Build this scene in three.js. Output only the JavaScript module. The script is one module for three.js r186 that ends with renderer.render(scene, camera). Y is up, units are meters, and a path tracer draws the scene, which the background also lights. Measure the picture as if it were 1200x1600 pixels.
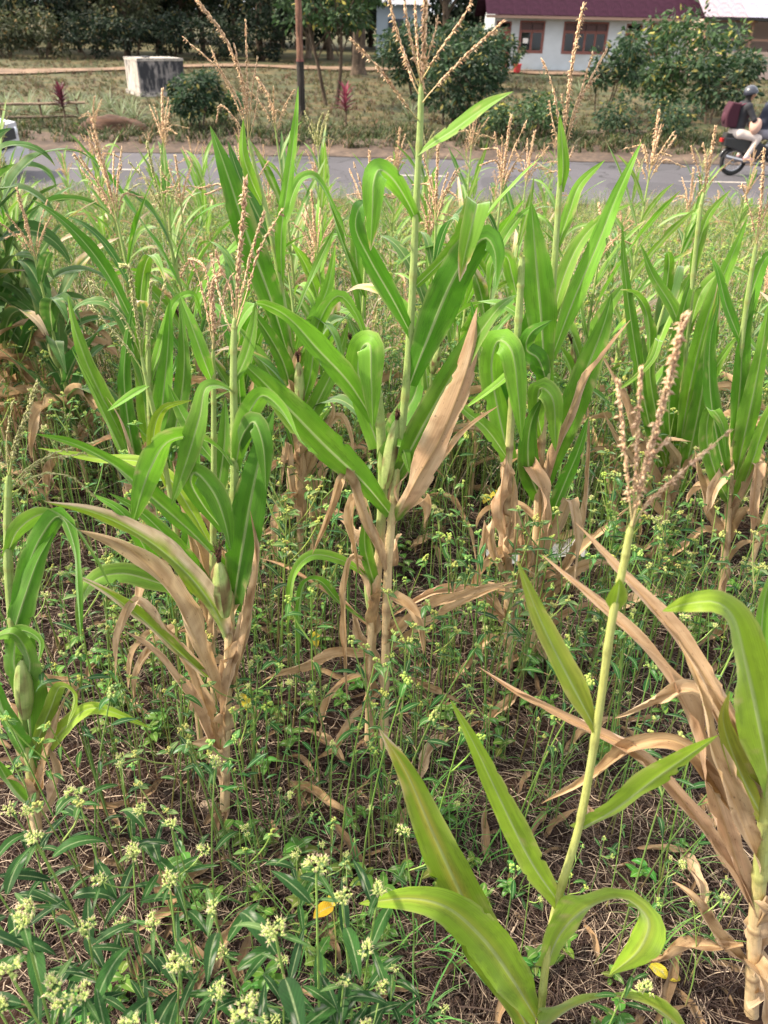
import * as THREE from 'three';
import { mergeGeometries } from 'three/addons/utils/BufferGeometryUtils.js';
import { MarchingCubes } from 'three/addons/objects/MarchingCubes.js';

// ------------------------------------------------------------------ camera, sky, sun, exposure
const scene = new THREE.Scene();
const RAD = Math.PI / 180;
const camera = new THREE.PerspectiveCamera(67, 0.75, 0.05, 900);
camera.position.set(0, 2.1, 0);
camera.rotation.order = 'YXZ';
camera.rotation.set(-32 * RAD, 0, 1.2 * RAD);
camera.focus = 2.3;
camera.userData.fStop = 4.8;
camera.updateMatrixWorld(true);
camera.updateProjectionMatrix();

const SUN_DIR = new THREE.Vector3(-0.66, 0.64, -0.30).normalize();
{
  const w = 256, h = 128, data = new Float32Array(w * h * 4);
  for (let j = 0; j < h; j++) for (let i = 0; i < w; i++) {
    const el = (j + 0.5) / h * Math.PI - Math.PI / 2, az = (i + 0.5) / w * Math.PI * 2;
    const d = new THREE.Vector3(Math.cos(el) * Math.cos(az - Math.PI), Math.sin(el), Math.cos(el) * Math.sin(az - Math.PI));
    const up = Math.max(0, d.y);
    const c = Math.max(0, d.dot(SUN_DIR));
    const veil = 0.9 * Math.pow(c, 6) + 0.35 * c;                         // thin bright overcast round the veiled sun
    const cl = 0.06 * Math.sin(az * 3 + el * 7) + 0.05 * Math.sin(az * 7 - el * 11 + 1.3) + 0.04 * Math.sin(az * 13 + el * 5 + 4);
    const b = 0.62 + 0.14 * up + veil + cl * (0.4 + up);
    const k = (j * w + i) * 4;
    data[k] = b * (0.95 + 0.06 * c); data[k + 1] = b * 0.985; data[k + 2] = b * (1.06 - 0.10 * c); data[k + 3] = 1;
  }
  const sky = new THREE.DataTexture(data, w, h, THREE.RGBAFormat, THREE.FloatType);
  sky.mapping = THREE.EquirectangularReflectionMapping;
  sky.magFilter = sky.minFilter = THREE.LinearFilter;
  sky.needsUpdate = true;
  scene.background = sky;
  scene.environment = sky;
}
const sun = new THREE.DirectionalLight(0xfff0d8, 4.2);
sun.position.copy(SUN_DIR).multiplyScalar(60);
sun.castShadow = true;
sun.shadow.radius = 7;
sun.shadow.mapSize.set(4096, 4096);
Object.assign(sun.shadow.camera, { left: -35, right: 35, top: 40, bottom: -40, near: 1, far: 160 });
sun.target.position.set(0, 0, -18);
scene.add(sun, sun.target);

const renderer = new THREE.WebGLRenderer({ antialias: true });
renderer.toneMapping = THREE.LinearToneMapping;
renderer.toneMappingExposure = 2.35;
renderer.shadowMap.enabled = true;

// ------------------------------------------------------------------ helpers
const V = (x, y, z) => new THREE.Vector3(x, y, z);
function rng(seed) { let s = seed >>> 0; return () => { s = (s + 0x6d2b79f5) | 0; let t = Math.imul(s ^ (s >>> 15), 1 | s); t = (t + Math.imul(t ^ (t >>> 7), 61 | t)) ^ t; return ((t ^ (t >>> 14)) >>> 0) / 4294967296; }; }
const hash = (x, y = 0, z = 0) => { let n = Math.imul(x | 0, 374761393) + Math.imul(y | 0, 668265263) + Math.imul(z | 0, 2147483647 ^ 0x5bd1e995); n = Math.imul(n ^ (n >>> 13), 1274126177); return ((n ^ (n >>> 16)) >>> 0) / 4294967296; };
const sm = (t) => t * t * (3 - 2 * t);
function noise2(x, y, s = 0) { const i = Math.floor(x), j = Math.floor(y), a = sm(x - i), b = sm(y - j); const h = (p, q) => hash(p, q, s); return (h(i, j) * (1 - a) + h(i + 1, j) * a) * (1 - b) + (h(i, j + 1) * (1 - a) + h(i + 1, j + 1) * a) * b; }
const fbm = (x, y, s = 0, o = 4) => { let v = 0, a = 0.5, t = 0; for (let k = 0; k < o; k++) { v += a * noise2(x, y, s + k); t += a; a *= 0.5; x *= 2.03; y *= 2.03; } return v / t; };
const tile2 = (x, y, p, s) => { // tiling value noise of period p
  const i = Math.floor(x), j = Math.floor(y), a = sm(x - i), b = sm(y - j), m = (k) => ((k % p) + p) % p, h = (q, r) => hash(m(q), m(r), s);
  return (h(i, j) * (1 - a) + h(i + 1, j) * a) * (1 - b) + (h(i, j + 1) * (1 - a) + h(i + 1, j + 1) * a) * b; };
const tfbm = (u, v, p, s, o = 4) => { let r = 0, a = 0.5, t = 0; for (let k = 0; k < o; k++) { r += a * tile2(u * p, v * p, p, s + k); t += a; a *= 0.55; p *= 2; } return r / t; };
const clamp = (x, a = 0, b = 1) => Math.min(b, Math.max(a, x));
const lerp = (a, b, t) => a + (b - a) * t;
const step = (a, b, x) => sm(clamp((x - a) / (b - a)));
const mixc = (a, b, t) => [lerp(a[0], b[0], t), lerp(a[1], b[1], t), lerp(a[2], b[2], t)];
const mulc = (a, k) => [a[0] * k, a[1] * k, a[2] * k];

const usedNames = new Map();
function numbered(name) { const n = usedNames.get(name) || 0; usedNames.set(name, n + 1); return n ? `${name}_${String(n).padStart(3, '0')}` : name; }
function shade(o) { o.traverse((c) => { if (c.isMesh) { c.castShadow = true; c.receiveShadow = true; } }); return o; }
function thing(name, label, category, pos = V(0, 0, 0), group) { const o = new THREE.Group(); o.name = numbered(name); o.position.copy(pos); o.userData = { label, category }; if (group) o.userData.group = group; scene.add(o); return o; }
function part(name, geo, mat, parent, x = 0, y = 0, z = 0) { const m = new THREE.Mesh(geo, mat); m.name = name; m.position.set(x, y, z); parent.add(m); return m; }
function single(name, geo, mat, label, category, pos = V(0, 0, 0), group) { const m = new THREE.Mesh(geo, mat); m.name = numbered(name); m.position.copy(pos); m.userData = { label, category }; if (group) m.userData.group = group; scene.add(m); return m; }
function structure(name, geo, mat, label) { const m = new THREE.Mesh(geo, mat); m.name = name; m.userData = { kind: 'structure', label, category: name.split('_').pop() }; scene.add(m); return m; }
function copyThing(src, pos, turn, scale, label, group) { const c = src.clone(); c.name = numbered(src.name.replace(/_\d{3}$/, '')); c.position.copy(pos); c.rotation.set(0, turn, 0); c.scale.setScalar(scale); c.userData = { label, category: src.userData.category, group }; scene.add(c); return c; }

// terrain: flat field, ditch down to the road, verge and gently rising yard beyond
function terrain(x, z) {
  const d = -z;
  let y = 0;
  if (d < 5.5) y = 0;
  else if (d < 14.6) y = -0.5 * Math.pow((d - 5.5) / 9.1, 1.15);
  else if (d < 20.3) y = -0.5;
  else if (d < 22.5) y = -0.5 + 0.2 * step(20.3, 22.5, d);
  else if (d < 54) y = -0.3 + 0.35 * (d - 22.5) / 31.5;
  else y = 0.05 + (d - 54) * 0.022;
  return y;
}
// measured picture points turned into places: along a ray at a given forward distance, height, or on the terrain
function rayOf(px, py) { return V(px / 600 - 1, 1 - py / 800, 0.5).unproject(camera).sub(camera.position).normalize(); }
function At(px, py, d) { const r = rayOf(px, py); return camera.position.clone().addScaledVector(r, d / -r.z); }
function AtH(px, py, h) { const r = rayOf(px, py); return camera.position.clone().addScaledVector(r, (h - camera.position.y) / r.y); }
function AtG(px, py) { const r = rayOf(px, py); let t = 0.5; for (let k = 0; k < 4000; k++) { const p = camera.position.clone().addScaledVector(r, t); if (p.y <= terrain(p.x, p.z)) return V(p.x, terrain(p.x, p.z), p.z); t += t < 8 ? 0.01 : 0.03; } return camera.position.clone().addScaledVector(r, t); }

class GB { // geometry collector with positions, uv, colours
  constructor() { this.p = []; this.t = []; this.c = []; this.i = []; }
  v(q, u, w, c) { this.p.push(q.x, q.y, q.z); this.t.push(u, w); this.c.push(c[0], c[1], c[2]); return this.p.length / 3 - 1; }
  tri(a, b, c) { this.i.push(a, b, c); }
  quad(a, b, c, d) { this.i.push(a, b, c, a, c, d); }
  geo() { const g = new THREE.BufferGeometry(); g.setAttribute('position', new THREE.Float32BufferAttribute(this.p, 3)); g.setAttribute('uv', new THREE.Float32BufferAttribute(this.t, 2)); g.setAttribute('color', new THREE.Float32BufferAttribute(this.c, 3)); g.setIndex(this.i); g.computeVertexNormals(); return g; }
}
function tube(gb, pts, rad, radial, col, n) { // pts: Vector3[], rad(s), col(s, k)
  const curve = pts.length > 2 ? new THREE.CatmullRomCurve3(pts, false, 'centripetal') : new THREE.LineCurve3(pts[0], pts[1]);
  const base = gb.p.length / 3; let N = V(0, 0, 1), len = 0, prev = null;
  for (let i = 0; i <= n; i++) {
    const s = i / n, P = curve.getPoint(s), T = curve.getTangent(s);
    if (prev) len += prev.distanceTo(P); prev = P;
    N.addScaledVector(T, -N.dot(T)); if (N.lengthSq() < 1e-6) N = V(T.y, T.z, T.x).cross(T); N.normalize();
    const B = T.clone().cross(N), r = rad(s);
    for (let k = 0; k <= radial; k++) { const a = k / radial * Math.PI * 2; gb.v(P.clone().addScaledVector(N, Math.cos(a) * r).addScaledVector(B, Math.sin(a) * r), k / radial, len, col(s, k)); }
  }
  for (let i = 0; i < n; i++) for (let k = 0; k < radial; k++) { const a = base + i * (radial + 1) + k; gb.quad(a, a + 1, a + radial + 2, a + radial + 1); }
}
function tubeGeo(pts, rad, radial, col, n) { const gb = new GB(); tube(gb, pts, typeof rad === 'number' ? () => rad : rad, radial, typeof col === 'function' ? col : () => col, n); return gb.geo(); }
function box(w, h, d, x = 0, y = 0, z = 0) { return new THREE.BoxGeometry(w, h, d).translate(x, y, z); }

// ------------------------------------------------------------------ textures
function tex(w, h, fn, srgb = true) { const a = new Uint8Array(w * h * 4); for (let j = 0; j < h; j++) for (let i = 0; i < w; i++) { const c = fn(i / w, j / h, i, j), k = (j * w + i) * 4; a[k] = clamp(c[0]) * 255; a[k + 1] = clamp(c[1]) * 255; a[k + 2] = clamp(c[2]) * 255; a[k + 3] = 255; } const t = new THREE.DataTexture(a, w, h); t.colorSpace = srgb ? THREE.SRGBColorSpace : THREE.NoColorSpace; t.wrapS = t.wrapT = THREE.RepeatWrapping; t.magFilter = THREE.LinearFilter; t.minFilter = THREE.LinearMipmapLinearFilter; t.generateMipmaps = true; t.needsUpdate = true; return t; }
const G3 = (v) => [v, v, v];
const rep = (t, x, y) => { const c = t.clone(); c.repeat.set(x, y); c.needsUpdate = true; return c; };
// parallel veins of a grass blade, u across, v along
const veinCol = tex(128, 512, (u, v, i) => { const fine = hash(i, 3), band = tile2(u * 16, v * 2, 16, 9); return G3(0.86 + 0.09 * fine + 0.06 * band - 0.10 * (tfbm(u, v, 8, 21, 3) > 0.62 ? 1 : 0) * tile2(u * 64, v * 64, 64, 5)); });
const veinBump = tex(128, 256, (u, v, i) => G3(0.5 + 0.4 * (hash(i >> 1, 7) - 0.5) + 0.5 * (tile2(u * 8, v * 16, 16, 2) - 0.5)), false);
const dryCol = tex(128, 512, (u, v, i) => { const b = tfbm(u, v * 1, 4, 31, 5), f = hash(i >> 1, 11), spot = tile2(u * 32, v * 64, 64, 40) > 0.93 ? 0.22 : 0; return [0.93 - 0.18 * b + 0.07 * f - spot, 0.91 - 0.22 * b + 0.07 * f - spot, 0.88 - 0.27 * b + 0.07 * f - spot * 0.9]; });
const barkCol = tex(128, 256, (u, v) => { const b = tfbm(u, v * 0.5, 8, 51, 5), l = tfbm(u, v, 4, 55, 3) > 0.6 ? 0.12 : 0; return [0.75 * b + 0.3 + l, 0.72 * b + 0.28 + l, 0.68 * b + 0.25 + l]; });
const weedVein = tex(64, 64, (u, v) => { const d = Math.abs(u - 0.5); const side = Math.abs(((v * 9 + d * 5) % 1) - 0.5); return G3((side < 0.09 ? 1.0 : 0.86) - 0.06 * tile2(u * 16, v * 16, 16, 4)); });
const soilCol = tex(1024, 1024, (u, v) => { const a = tfbm(u, v, 6, 61, 6), b = tfbm(u, v, 40, 66, 3), c = tfbm(u, v, 3, 69, 3); const m = mixc([0.11, 0.076, 0.058], [0.24, 0.165, 0.125], clamp(a * 1.5 - 0.25)); const k = 0.72 + 0.5 * b; return mulc(mixc(m, [0.21, 0.17, 0.155], c * 0.5), k); });
const soilBump = tex(512, 512, (u, v) => G3(0.6 * tfbm(u, v, 10, 71, 5) + 0.4 * tfbm(u, v, 60, 75, 2)), false);
const asphCol = tex(1024, 1024, (u, v) => { const a = tfbm(u, v, 5, 81, 5), b = tile2(u * 512, v * 512, 512, 84), cr = Math.abs(tfbm(u + 0.06 * tfbm(u, v, 9, 87, 2), v, 4, 86, 4) - 0.5), patch = tfbm(u, v, 3, 89, 2) > 0.56 ? 0.86 : 1, crack = cr < 0.006 ? 0.55 : 1; return mulc([0.30, 0.288, 0.31], (0.8 + 0.28 * a + 0.2 * (b - 0.5)) * patch * crack); });
const lawnCol = tex(1024, 1024, (u, v) => { const a = tfbm(u, v, 7, 91, 5), b = tfbm(u, v, 50, 95, 3), c = tfbm(u, v, 16, 98, 3); let m = mixc([0.30, 0.33, 0.15], [0.52, 0.43, 0.27], clamp(a * 2.4 - 0.75)); m = mixc(m, [0.42, 0.32, 0.23], clamp(c * 3 - 1.75)); return mulc(m, 0.66 + 0.68 * b); });
const dirtCol = tex(512, 512, (u, v) => { const a = tfbm(u, v, 6, 101, 5), b = tfbm(u, v, 40, 105, 2); return mulc(mixc([0.43, 0.35, 0.29], [0.64, 0.54, 0.46], clamp(a * 1.8 - 0.4)), 0.75 + 0.5 * b); });
const concCol = tex(512, 512, (u, v) => { const a = tfbm(u, v, 6, 111, 5), run = tfbm(u * 1, v * 0.12, 24, 115, 4), patch = tfbm(u, v, 3, 119, 3); const blk = clamp((run - 0.47) * 4.5) * clamp(patch * 2.4 - 0.55); return mixc(mulc([0.80, 0.76, 0.72], 0.8 + 0.32 * a), [0.34, 0.33, 0.34], clamp(blk)); });
const algaeCol = tex(512, 512, (u, v) => { const a = tfbm(u, v, 6, 121, 5), run = tfbm(u, v * 0.15, 20, 125, 4), patch = tfbm(u, v, 4, 129, 3); const blk = clamp((run - 0.33) * 4) * clamp(patch * 3 - 0.5); return mixc(mulc([0.60, 0.57, 0.56], 0.75 + 0.4 * a), [0.22, 0.22, 0.24], clamp(blk)); });
const paintCol = tex(512, 256, (u, v) => { const a = tfbm(u, v, 5, 131, 5), b = tfbm(u, v, 3, 135, 3); return mulc(mixc([0.93, 0.95, 0.95], [0.80, 0.81, 0.78], clamp(b * 2.4 - 1.1)), 0.9 + 0.14 * a); });
const roofCol = tex(256, 256, (u, v) => { const a = tfbm(u, v, 4, 141, 5), f = tfbm(u, v, 9, 146, 3) > 0.73 ? 0.35 : 0; return [0.95 * (0.8 + 0.4 * a) + f, 0.9 * (0.8 + 0.4 * a) + f, 0.95 * (0.8 + 0.4 * a) + f]; });

// ------------------------------------------------------------------ materials
const P = (o) => new THREE.MeshPhysicalMaterial({ side: THREE.DoubleSide, ...o });
const S = (o) => new THREE.MeshStandardMaterial({ ...o });
const lin = (r, g, b) => new THREE.Color().setRGB(r, g, b);
const M = {
  leaf: P({ vertexColors: true, specularIntensity: 0.45, map: veinCol, bumpMap: veinBump, bumpScale: 0.0004, roughness: 0.92, transmission: 0.46, thickness: 0, clearcoat: 0.2, clearcoatRoughness: 0.42 }),
  leafFar: P({ vertexColors: true, specularIntensity: 0.45, map: veinCol, roughness: 0.92, transmission: 0.44, thickness: 0, clearcoat: 0.4, clearcoatRoughness: 0.45 }),
  dry: P({ vertexColors: true, specularIntensity: 0.3, map: dryCol, bumpMap: veinBump, bumpScale: 0.0006, roughness: 0.95, transmission: 0.38, thickness: 0 }),
  stalk: S({ vertexColors: true, map: rep(veinCol, 1, 6), bumpMap: rep(veinBump, 1, 8), bumpScale: 0.0006, roughness: 0.55 }),
  tassel: P({ vertexColors: true, specularIntensity: 0.3, roughness: 0.9, transmission: 0.15, thickness: 0 }),
  weedLeaf: P({ vertexColors: true, specularIntensity: 0.3, map: weedVein, roughness: 0.9, transmission: 0.3, thickness: 0, clearcoat: 0.06, clearcoatRoughness: 0.4 }),
  weedStem: S({ vertexColors: true, roughness: 0.6 }),
  head: S({ vertexColors: true, roughness: 0.75 }),
  weedMix: P({ vertexColors: true, specularIntensity: 0.3, roughness: 0.9, transmission: 0.3, thickness: 0, clearcoat: 0.1, clearcoatRoughness: 0.5 }),
  straw: P({ color: 0xffffff, roughness: 0.85 }),
  crown: P({ vertexColors: true, roughness: 0.95, transmission: 0.34, thickness: 0, specularIntensity: 0.5, clearcoat: 0.06, clearcoatRoughness: 0.45 }),
  bark: S({ vertexColors: true, map: rep(barkCol, 2, 1), bumpMap: rep(barkCol, 2, 1), bumpScale: 0.02, roughness: 0.95 }),
  silk: P({ vertexColors: true, roughness: 0.9 }),
};

// ------------------------------------------------------------------ ground, road, yard
{
  const xs = [], zs = [];
  for (let x = -300; x <= 300; x += (Math.abs(x) < 40 ? 1 : 20)) xs.push(x);
  for (let d = -30; d <= 420; d += (d < 70 ? (d > 11 && d < 24 ? 0.25 : 1) : 15)) zs.push(-d);
  const gb = new GB();
  for (const z of zs) for (const x of xs) {
    const d = -z, inField = d < 20.6;
    gb.v(V(x, terrain(x, z) - (inField ? 0.04 : 0) + (d > 23 ? 0.10 * (fbm(x * 0.3, z * 0.3, 7) - 0.5) : 0), z), x / 6, z / 6, [1, 1, 1]);
  }
  for (let j = 0; j < zs.length - 1; j++) for (let i = 0; i < xs.length - 1; i++) { const a = j * xs.length + i; gb.quad(a, a + 1, a + xs.length + 1, a + xs.length); }
  structure('ground', gb.geo(), S({ map: lawnCol, color: lin(0.42, 0.43, 0.35), roughness: 1 }), 'dry patchy grass ground of the yard beyond the road');
}
function sheet(name, x0, x1, d0, d1, nx, nd, lift, uvScale, mat, label, bump = 0) {
  const gb = new GB();
  for (let j = 0; j <= nd; j++) for (let i = 0; i <= nx; i++) { const x = lerp(x0, x1, i / nx), d = lerp(d0, d1, j / nd); gb.v(V(x, terrain(x, -d) + lift + bump * (fbm(x * 5, d * 5, 3) - 0.5), -d), x * uvScale, d * uvScale, [1, 1, 1]); }
  for (let j = 0; j < nd; j++) for (let i = 0; i < nx; i++) { const a = j * (nx + 1) + i; gb.quad(a, a + 1, a + nx + 2, a + nx + 1); }
  return structure(name, gb.geo(), mat, label);
}
sheet('field_soil', -14, 14, -1.5, 14.7, 220, 130, 0, 0.7, P({ map: soilCol, bumpMap: soilBump, bumpScale: 0.03, roughness: 1, specularIntensity: 0.2 }), 'brown weedy soil of the maize field', 0.035);
sheet('road', -120, 120, 14.7, 20.3, 60, 8, 0.0, 0.13, S({ map: asphCol, bumpMap: asphCol, bumpScale: 0.004, roughness: 0.92 }), 'grey asphalt road crossing behind the field');
{ // ragged roadside earth
  const gb = new GB(); const n = 160;
  for (let i = 0; i <= n; i++) { const x = lerp(-40, 40, i / n); const a = 20.15 - 0.35 * fbm(x * 1.2, 1), b = 21.6 + 1.1 * fbm(x * 0.6, 5); for (let k = 0; k <= 4; k++) { const d = lerp(a, b, k / 4); gb.v(V(x, terrain(x, -d) + 0.012 + (k && k < 4 ? 0.05 * fbm(x * 2, k * 3) : 0), -d), x * 0.35, d * 0.35, [1, 1, 1]); } }
  for (let i = 0; i < n; i++) for (let k = 0; k < 4; k++) { const a = i * 5 + k; gb.quad(a, a + 1, a + 6, a + 5); }
  structure('road_verge', gb.geo(), S({ map: dirtCol, roughness: 1, color: lin(0.28, 0.27, 0.265) }), 'brown earth verge along the far road edge');
}
{ // worn footpath through the yard
  const gb = new GB(); const n = 120, mid = (x) => 52.5 - 10 * step(-9, -21, x) + 0.6 * Math.sin(x * 0.5);
  for (let i = 0; i <= n; i++) { const x = lerp(-40, 16, i / n), c = mid(x), w = 0.7 + 1.6 * fbm(x * 0.7, 2) + 0.8 * step(-10, -20, x); for (let k = 0; k <= 2; k++) { const d = c + (k - 1) * w; gb.v(V(x, terrain(x, -d) + 0.075, -d), x * 0.3, d * 0.3, [1, 1, 1]); } }
  for (let i = 0; i < n; i++) for (let k = 0; k < 2; k++) { const a = i * 3 + k; gb.quad(a, a + 1, a + 4, a + 3); }
  structure('path', gb.geo(), S({ map: dirtCol, color: lin(0.62, 0.57, 0.5), roughness: 1 }), 'pale worn dirt path across the grass');
}
{ // centre line dashes
  const wp = S({ color: lin(0.62, 0.62, 0.62), map: rep(concCol, 0.4, 0.4), roughness: 0.8 });
  const seg = (px0, px1, py) => { const a = AtG(px0, py), b = AtG(px1, py); return [a.x, b.x]; };
  const d0 = 17.45;
  const [a0, a1] = seg(92, 205, 270), [b0, b1] = seg(1075, 1190, 291);
  const L = (a1 - a0 + b1 - b0) / 2, gap = (b0 - a0) / 2;
  for (let k = -5; k <= 7; k++) { const x = a0 + k * gap; const g = new THREE.PlaneGeometry(L, 0.13, 6, 1).rotateX(-Math.PI / 2).translate(x + L / 2, -0.494, -d0); const m = new THREE.Mesh(g, wp); m.name = numbered('lane_marking'); m.userData = { kind: 'structure', label: 'white dash of the road centre line', category: 'marking', group: 'white dashes of the road centre line' }; scene.add(m); }
}

// ------------------------------------------------------------------ maize: leaf blades, stalks, tassels, ears
const C = {
  dark: [0.055, 0.185, 0.026], green: [0.085, 0.28, 0.009], light: [0.155, 0.375, 0.022], lime: [0.255, 0.425, 0.016], yellow: [0.50, 0.44, 0.07],
  rib: [0.42, 0.50, 0.22], tan: [0.68, 0.51, 0.31], pale: [0.76, 0.62, 0.46], pink: [0.72, 0.50, 0.35], brown: [0.22, 0.115, 0.05], straw: [0.58, 0.42, 0.22],
};
const COLS = [-1, -0.82, -0.45, -0.11, -0.05, 0.05, 0.11, 0.45, 0.82, 1], COLS_FAR = [-1, -0.5, -0.08, 0.08, 0.5, 1];
const at1 = (a, s) => { if (!Array.isArray(a)) return a; const x = s * (a.length - 1), i = Math.min(a.length - 2, Math.floor(x)); return lerp(a[i], a[i + 1], x - i); };
/* blade: pts along the midrib; o.w width in metres, o.face 0 = lies level across, 1 = turned to the south, o.roll degrees about the midrib */
function blade(pts, o = {}) {
  const n = o.n || 30, cols = o.far ? COLS_FAR : COLS, seed = o.seed || 1, R = rng(seed * 7919 + 13);
  const curve = new THREE.CatmullRomCurve3(pts, false, 'centripetal');
  const gb = new GB();
  const h = pts[pts.length - 1].clone().sub(pts[0]); h.y = 0; if (h.lengthSq() < 1e-5) h.set(1, 0, 0); h.normalize();
  const W0 = V(0, 1, 0).cross(h).normalize();
  const to = V(0, 0.45, 1).normalize();
  const ph = [R() * 6.3, R() * 6.3, R() * 6.3], dryLen = o.dry || 0, kind = o.kind || 'green';
  const fold = o.fold ?? 0.22, wave = o.wave ?? (kind === 'dry' ? 0.3 : 0.17), len = curve.getLength();
  const tint = 0.82 + 0.36 * R(), hueY = (o.yellow || 0) + 0.10 * R();
  const start = o.start ?? 0.45, peak = o.peak ?? 0.32;
  let prevW = null;
  for (let i = 0; i <= n; i++) {
    const s = i / n, Pp = curve.getPointAt(s), T = curve.getTangentAt(s);
    let Wh = W0.clone().addScaledVector(T, -W0.dot(T)); if (Wh.lengthSq() < 1e-4) Wh = V(1, 0, 0); Wh.normalize();
    const f = at1(o.face ?? 0, s);
    if (f !== 0) { let Wc = T.clone().cross(to); if (Wc.lengthSq() > 1e-4) { Wc.normalize(); if (Wc.dot(prevW || Wh) < 0) Wc.negate(); Wh.lerp(Wc, f); if (Wh.lengthSq() < 1e-3) Wh = Wc; Wh.addScaledVector(T, -Wh.dot(T)).normalize(); } }
    if (prevW && Wh.dot(prevW) < -0.2) Wh.negate();
    prevW = Wh.clone();
    let roll = at1(o.roll ?? 0, s) * RAD;
    if (kind === 'dry') roll += 0.65 * s * Math.sin(s * 5 + ph[0]) + 0.4 * Math.sin(s * 11 + ph[1]);
    if (kind === 'dry' && o.curl === undefined) o.curl = 0.35 + 0.75 * R();
    Wh.applyAxisAngle(T, roll);
    const N = T.clone().cross(Wh).normalize();
    let wp = s < peak ? lerp(start, 1, sm(s / peak)) : Math.pow(Math.max(0, 1 - Math.pow((s - peak) / (1 - peak), 1.9)), 0.85);
    const hw = Math.max(0.0006, (o.w || 0.08) * 0.5 * wp); const tp = kind === 'dry' ? 0.86 : 0.985, torn = [1, 2].map((q) => (hash(i, seed, q) > tp && s > 0.2 ? 0.5 + 0.35 * hash(i, seed, q + 8) : 1)), rag = [0.975 + 0.05 * hash(i, seed, 3), 0.975 + 0.05 * hash(i, seed, 4)];
    for (let k = 0; k < cols.length; k++) {
      const u = cols[k], au = Math.abs(u), rib = au < (o.far ? 0.12 : 0.08);
      const sgn = u < 0 ? 0 : 1;
      let lift = fold * au * hw + wave * hw * au * au * (Math.sin(s * len * (kind === 'dry' ? 26 : 17) + ph[sgn]) + 0.5 * Math.sin(s * len * 41 + ph[2] + sgn * 2));
      if (rib && !o.far) lift -= 0.06 * hw;
      let cr = u;
      if (o.curl) { const a = u * at1(o.curl, s) * 1.6; cr = Math.abs(a) > 0.05 ? Math.sin(a) / (at1(o.curl, s) * 1.6) : u; lift += hw * (1 - Math.cos(a)) / Math.max(0.2, at1(o.curl, s) * 1.6); }
      if (au === 1) cr *= rag[sgn] * torn[sgn];
      const q = Pp.clone().addScaledVector(Wh, cr * hw).addScaledVector(N, lift);
      // colour: green blade, pale midrib, yellowing and dead tissue spreading from tip and margins
      let c;
      const nz = noise2(s * len * 14 + seed, u * 2.2 + seed * 3, 5), nz2 = noise2(s * len * 40, u * 6 + seed, 6);
      const dryC = mixc(mixc(o.dryC || C.tan, C.pale, nz * 0.9), C.brown, clamp(nz2 * 1.5 - 0.85 + (o.stain || 0)));
      if (kind === 'dry') { c = rib ? mixc(dryC, C.straw, 0.5) : dryC; if (o.greenBase && s < o.greenBase) c = mixc(c, C.light, step(o.greenBase, o.greenBase * 0.4, s + 0.1 * nz)); }
      else {
        const base = kind === 'lime' ? C.lime : kind === 'light' ? C.light : kind === 'dark' ? C.dark : C.green;
        c = mulc(mixc(base, C.yellow, clamp(hueY * (0.5 + nz))), tint * (0.88 + 0.24 * nz2));
        if (o.stripe) c = mixc(c, C.yellow, o.stripe * step(0.5, 0.1, au) * (0.5 + 0.5 * nz));
        if (rib) c = mixc(c, C.rib, 0.9 * (1 - 0.55 * s));
        const edge = (o.edge ?? 0.12) * step(0.75, 1.0, au);
        const dd = clamp((s - (1 - dryLen) + 0.16 * (nz - 0.5) + 0.15 * (au - 0.6)) / 0.10);
        if (dryLen > 0) { c = mixc(c, C.yellow, step(0, 1, clamp(dd * 2))); c = mixc(c, dryC, step(0.3, 1, dd)); }
        if (edge && nz > 0.55) c = mixc(c, C.tan, edge * 2);
        if (nz2 > 0.86 && !rib && hash(seed, 77) > 0.35) c = mixc(c, C.straw, (nz2 - 0.86) * 5);
        if (o.half && u * o.half > 0.1) c = mixc(c, dryC, step(0.2, 0.55, u * o.half + 0.5 * (nz - 0.4)));
      }
      gb.v(q, (u + 1) / 2, s * len * 1.6 + seed * 0.37, c);
    }
  }
  const m = cols.length;
  for (let i = 0; i < n; i++) for (let k = 0; k < m - 1; k++) { const a = i * m + k; gb.quad(a, a + 1, a + m + 1, a + m); }
  return gb.geo();
}
function stalkGeo(pts, r0, r1, o = {}) { // nodes, leaf-sheath swellings, tan lower part
  const n = o.n || 60, seed = o.seed || 1; let L = 0; for (let i = 1; i < pts.length; i++) L += pts[i].distanceTo(pts[i - 1]);
  const nodes = Math.max(4, Math.round(L / 0.17)), dryTo = o.dryTo ?? 0.3;
  return tubeGeo(pts, (s) => { const f = (s * nodes) % 1, ring = Math.exp(-Math.pow((f < 0.5 ? f : 1 - f) * 14, 2)); return lerp(r0, r1, s) * (1 + 0.13 * ring + 0.08 * (1 - f)) * (s > 0.985 ? 0.7 : 1); }, o.radial || 9,
    (s, k) => { const f = (s * nodes) % 1, node = f < 0.05 || f > 0.965; const nz = noise2(s * 30, k * 0.7 + seed, 8); let c = mixc(mixc(C.straw, C.tan, nz), C.brown, clamp(nz * 1.4 - 0.9)); const g = mixc(o.green || [0.22, 0.33, 0.05], C.rib, 0.25 + 0.35 * nz); c = mixc(c, g, step(dryTo - 0.12, dryTo + 0.12, s + 0.1 * (nz - 0.5))); if (node) c = mixc(c, s < dryTo ? [0.18, 0.09, 0.05] : [0.30, 0.30, 0.09], 0.65); return c; }, n);
}
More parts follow.
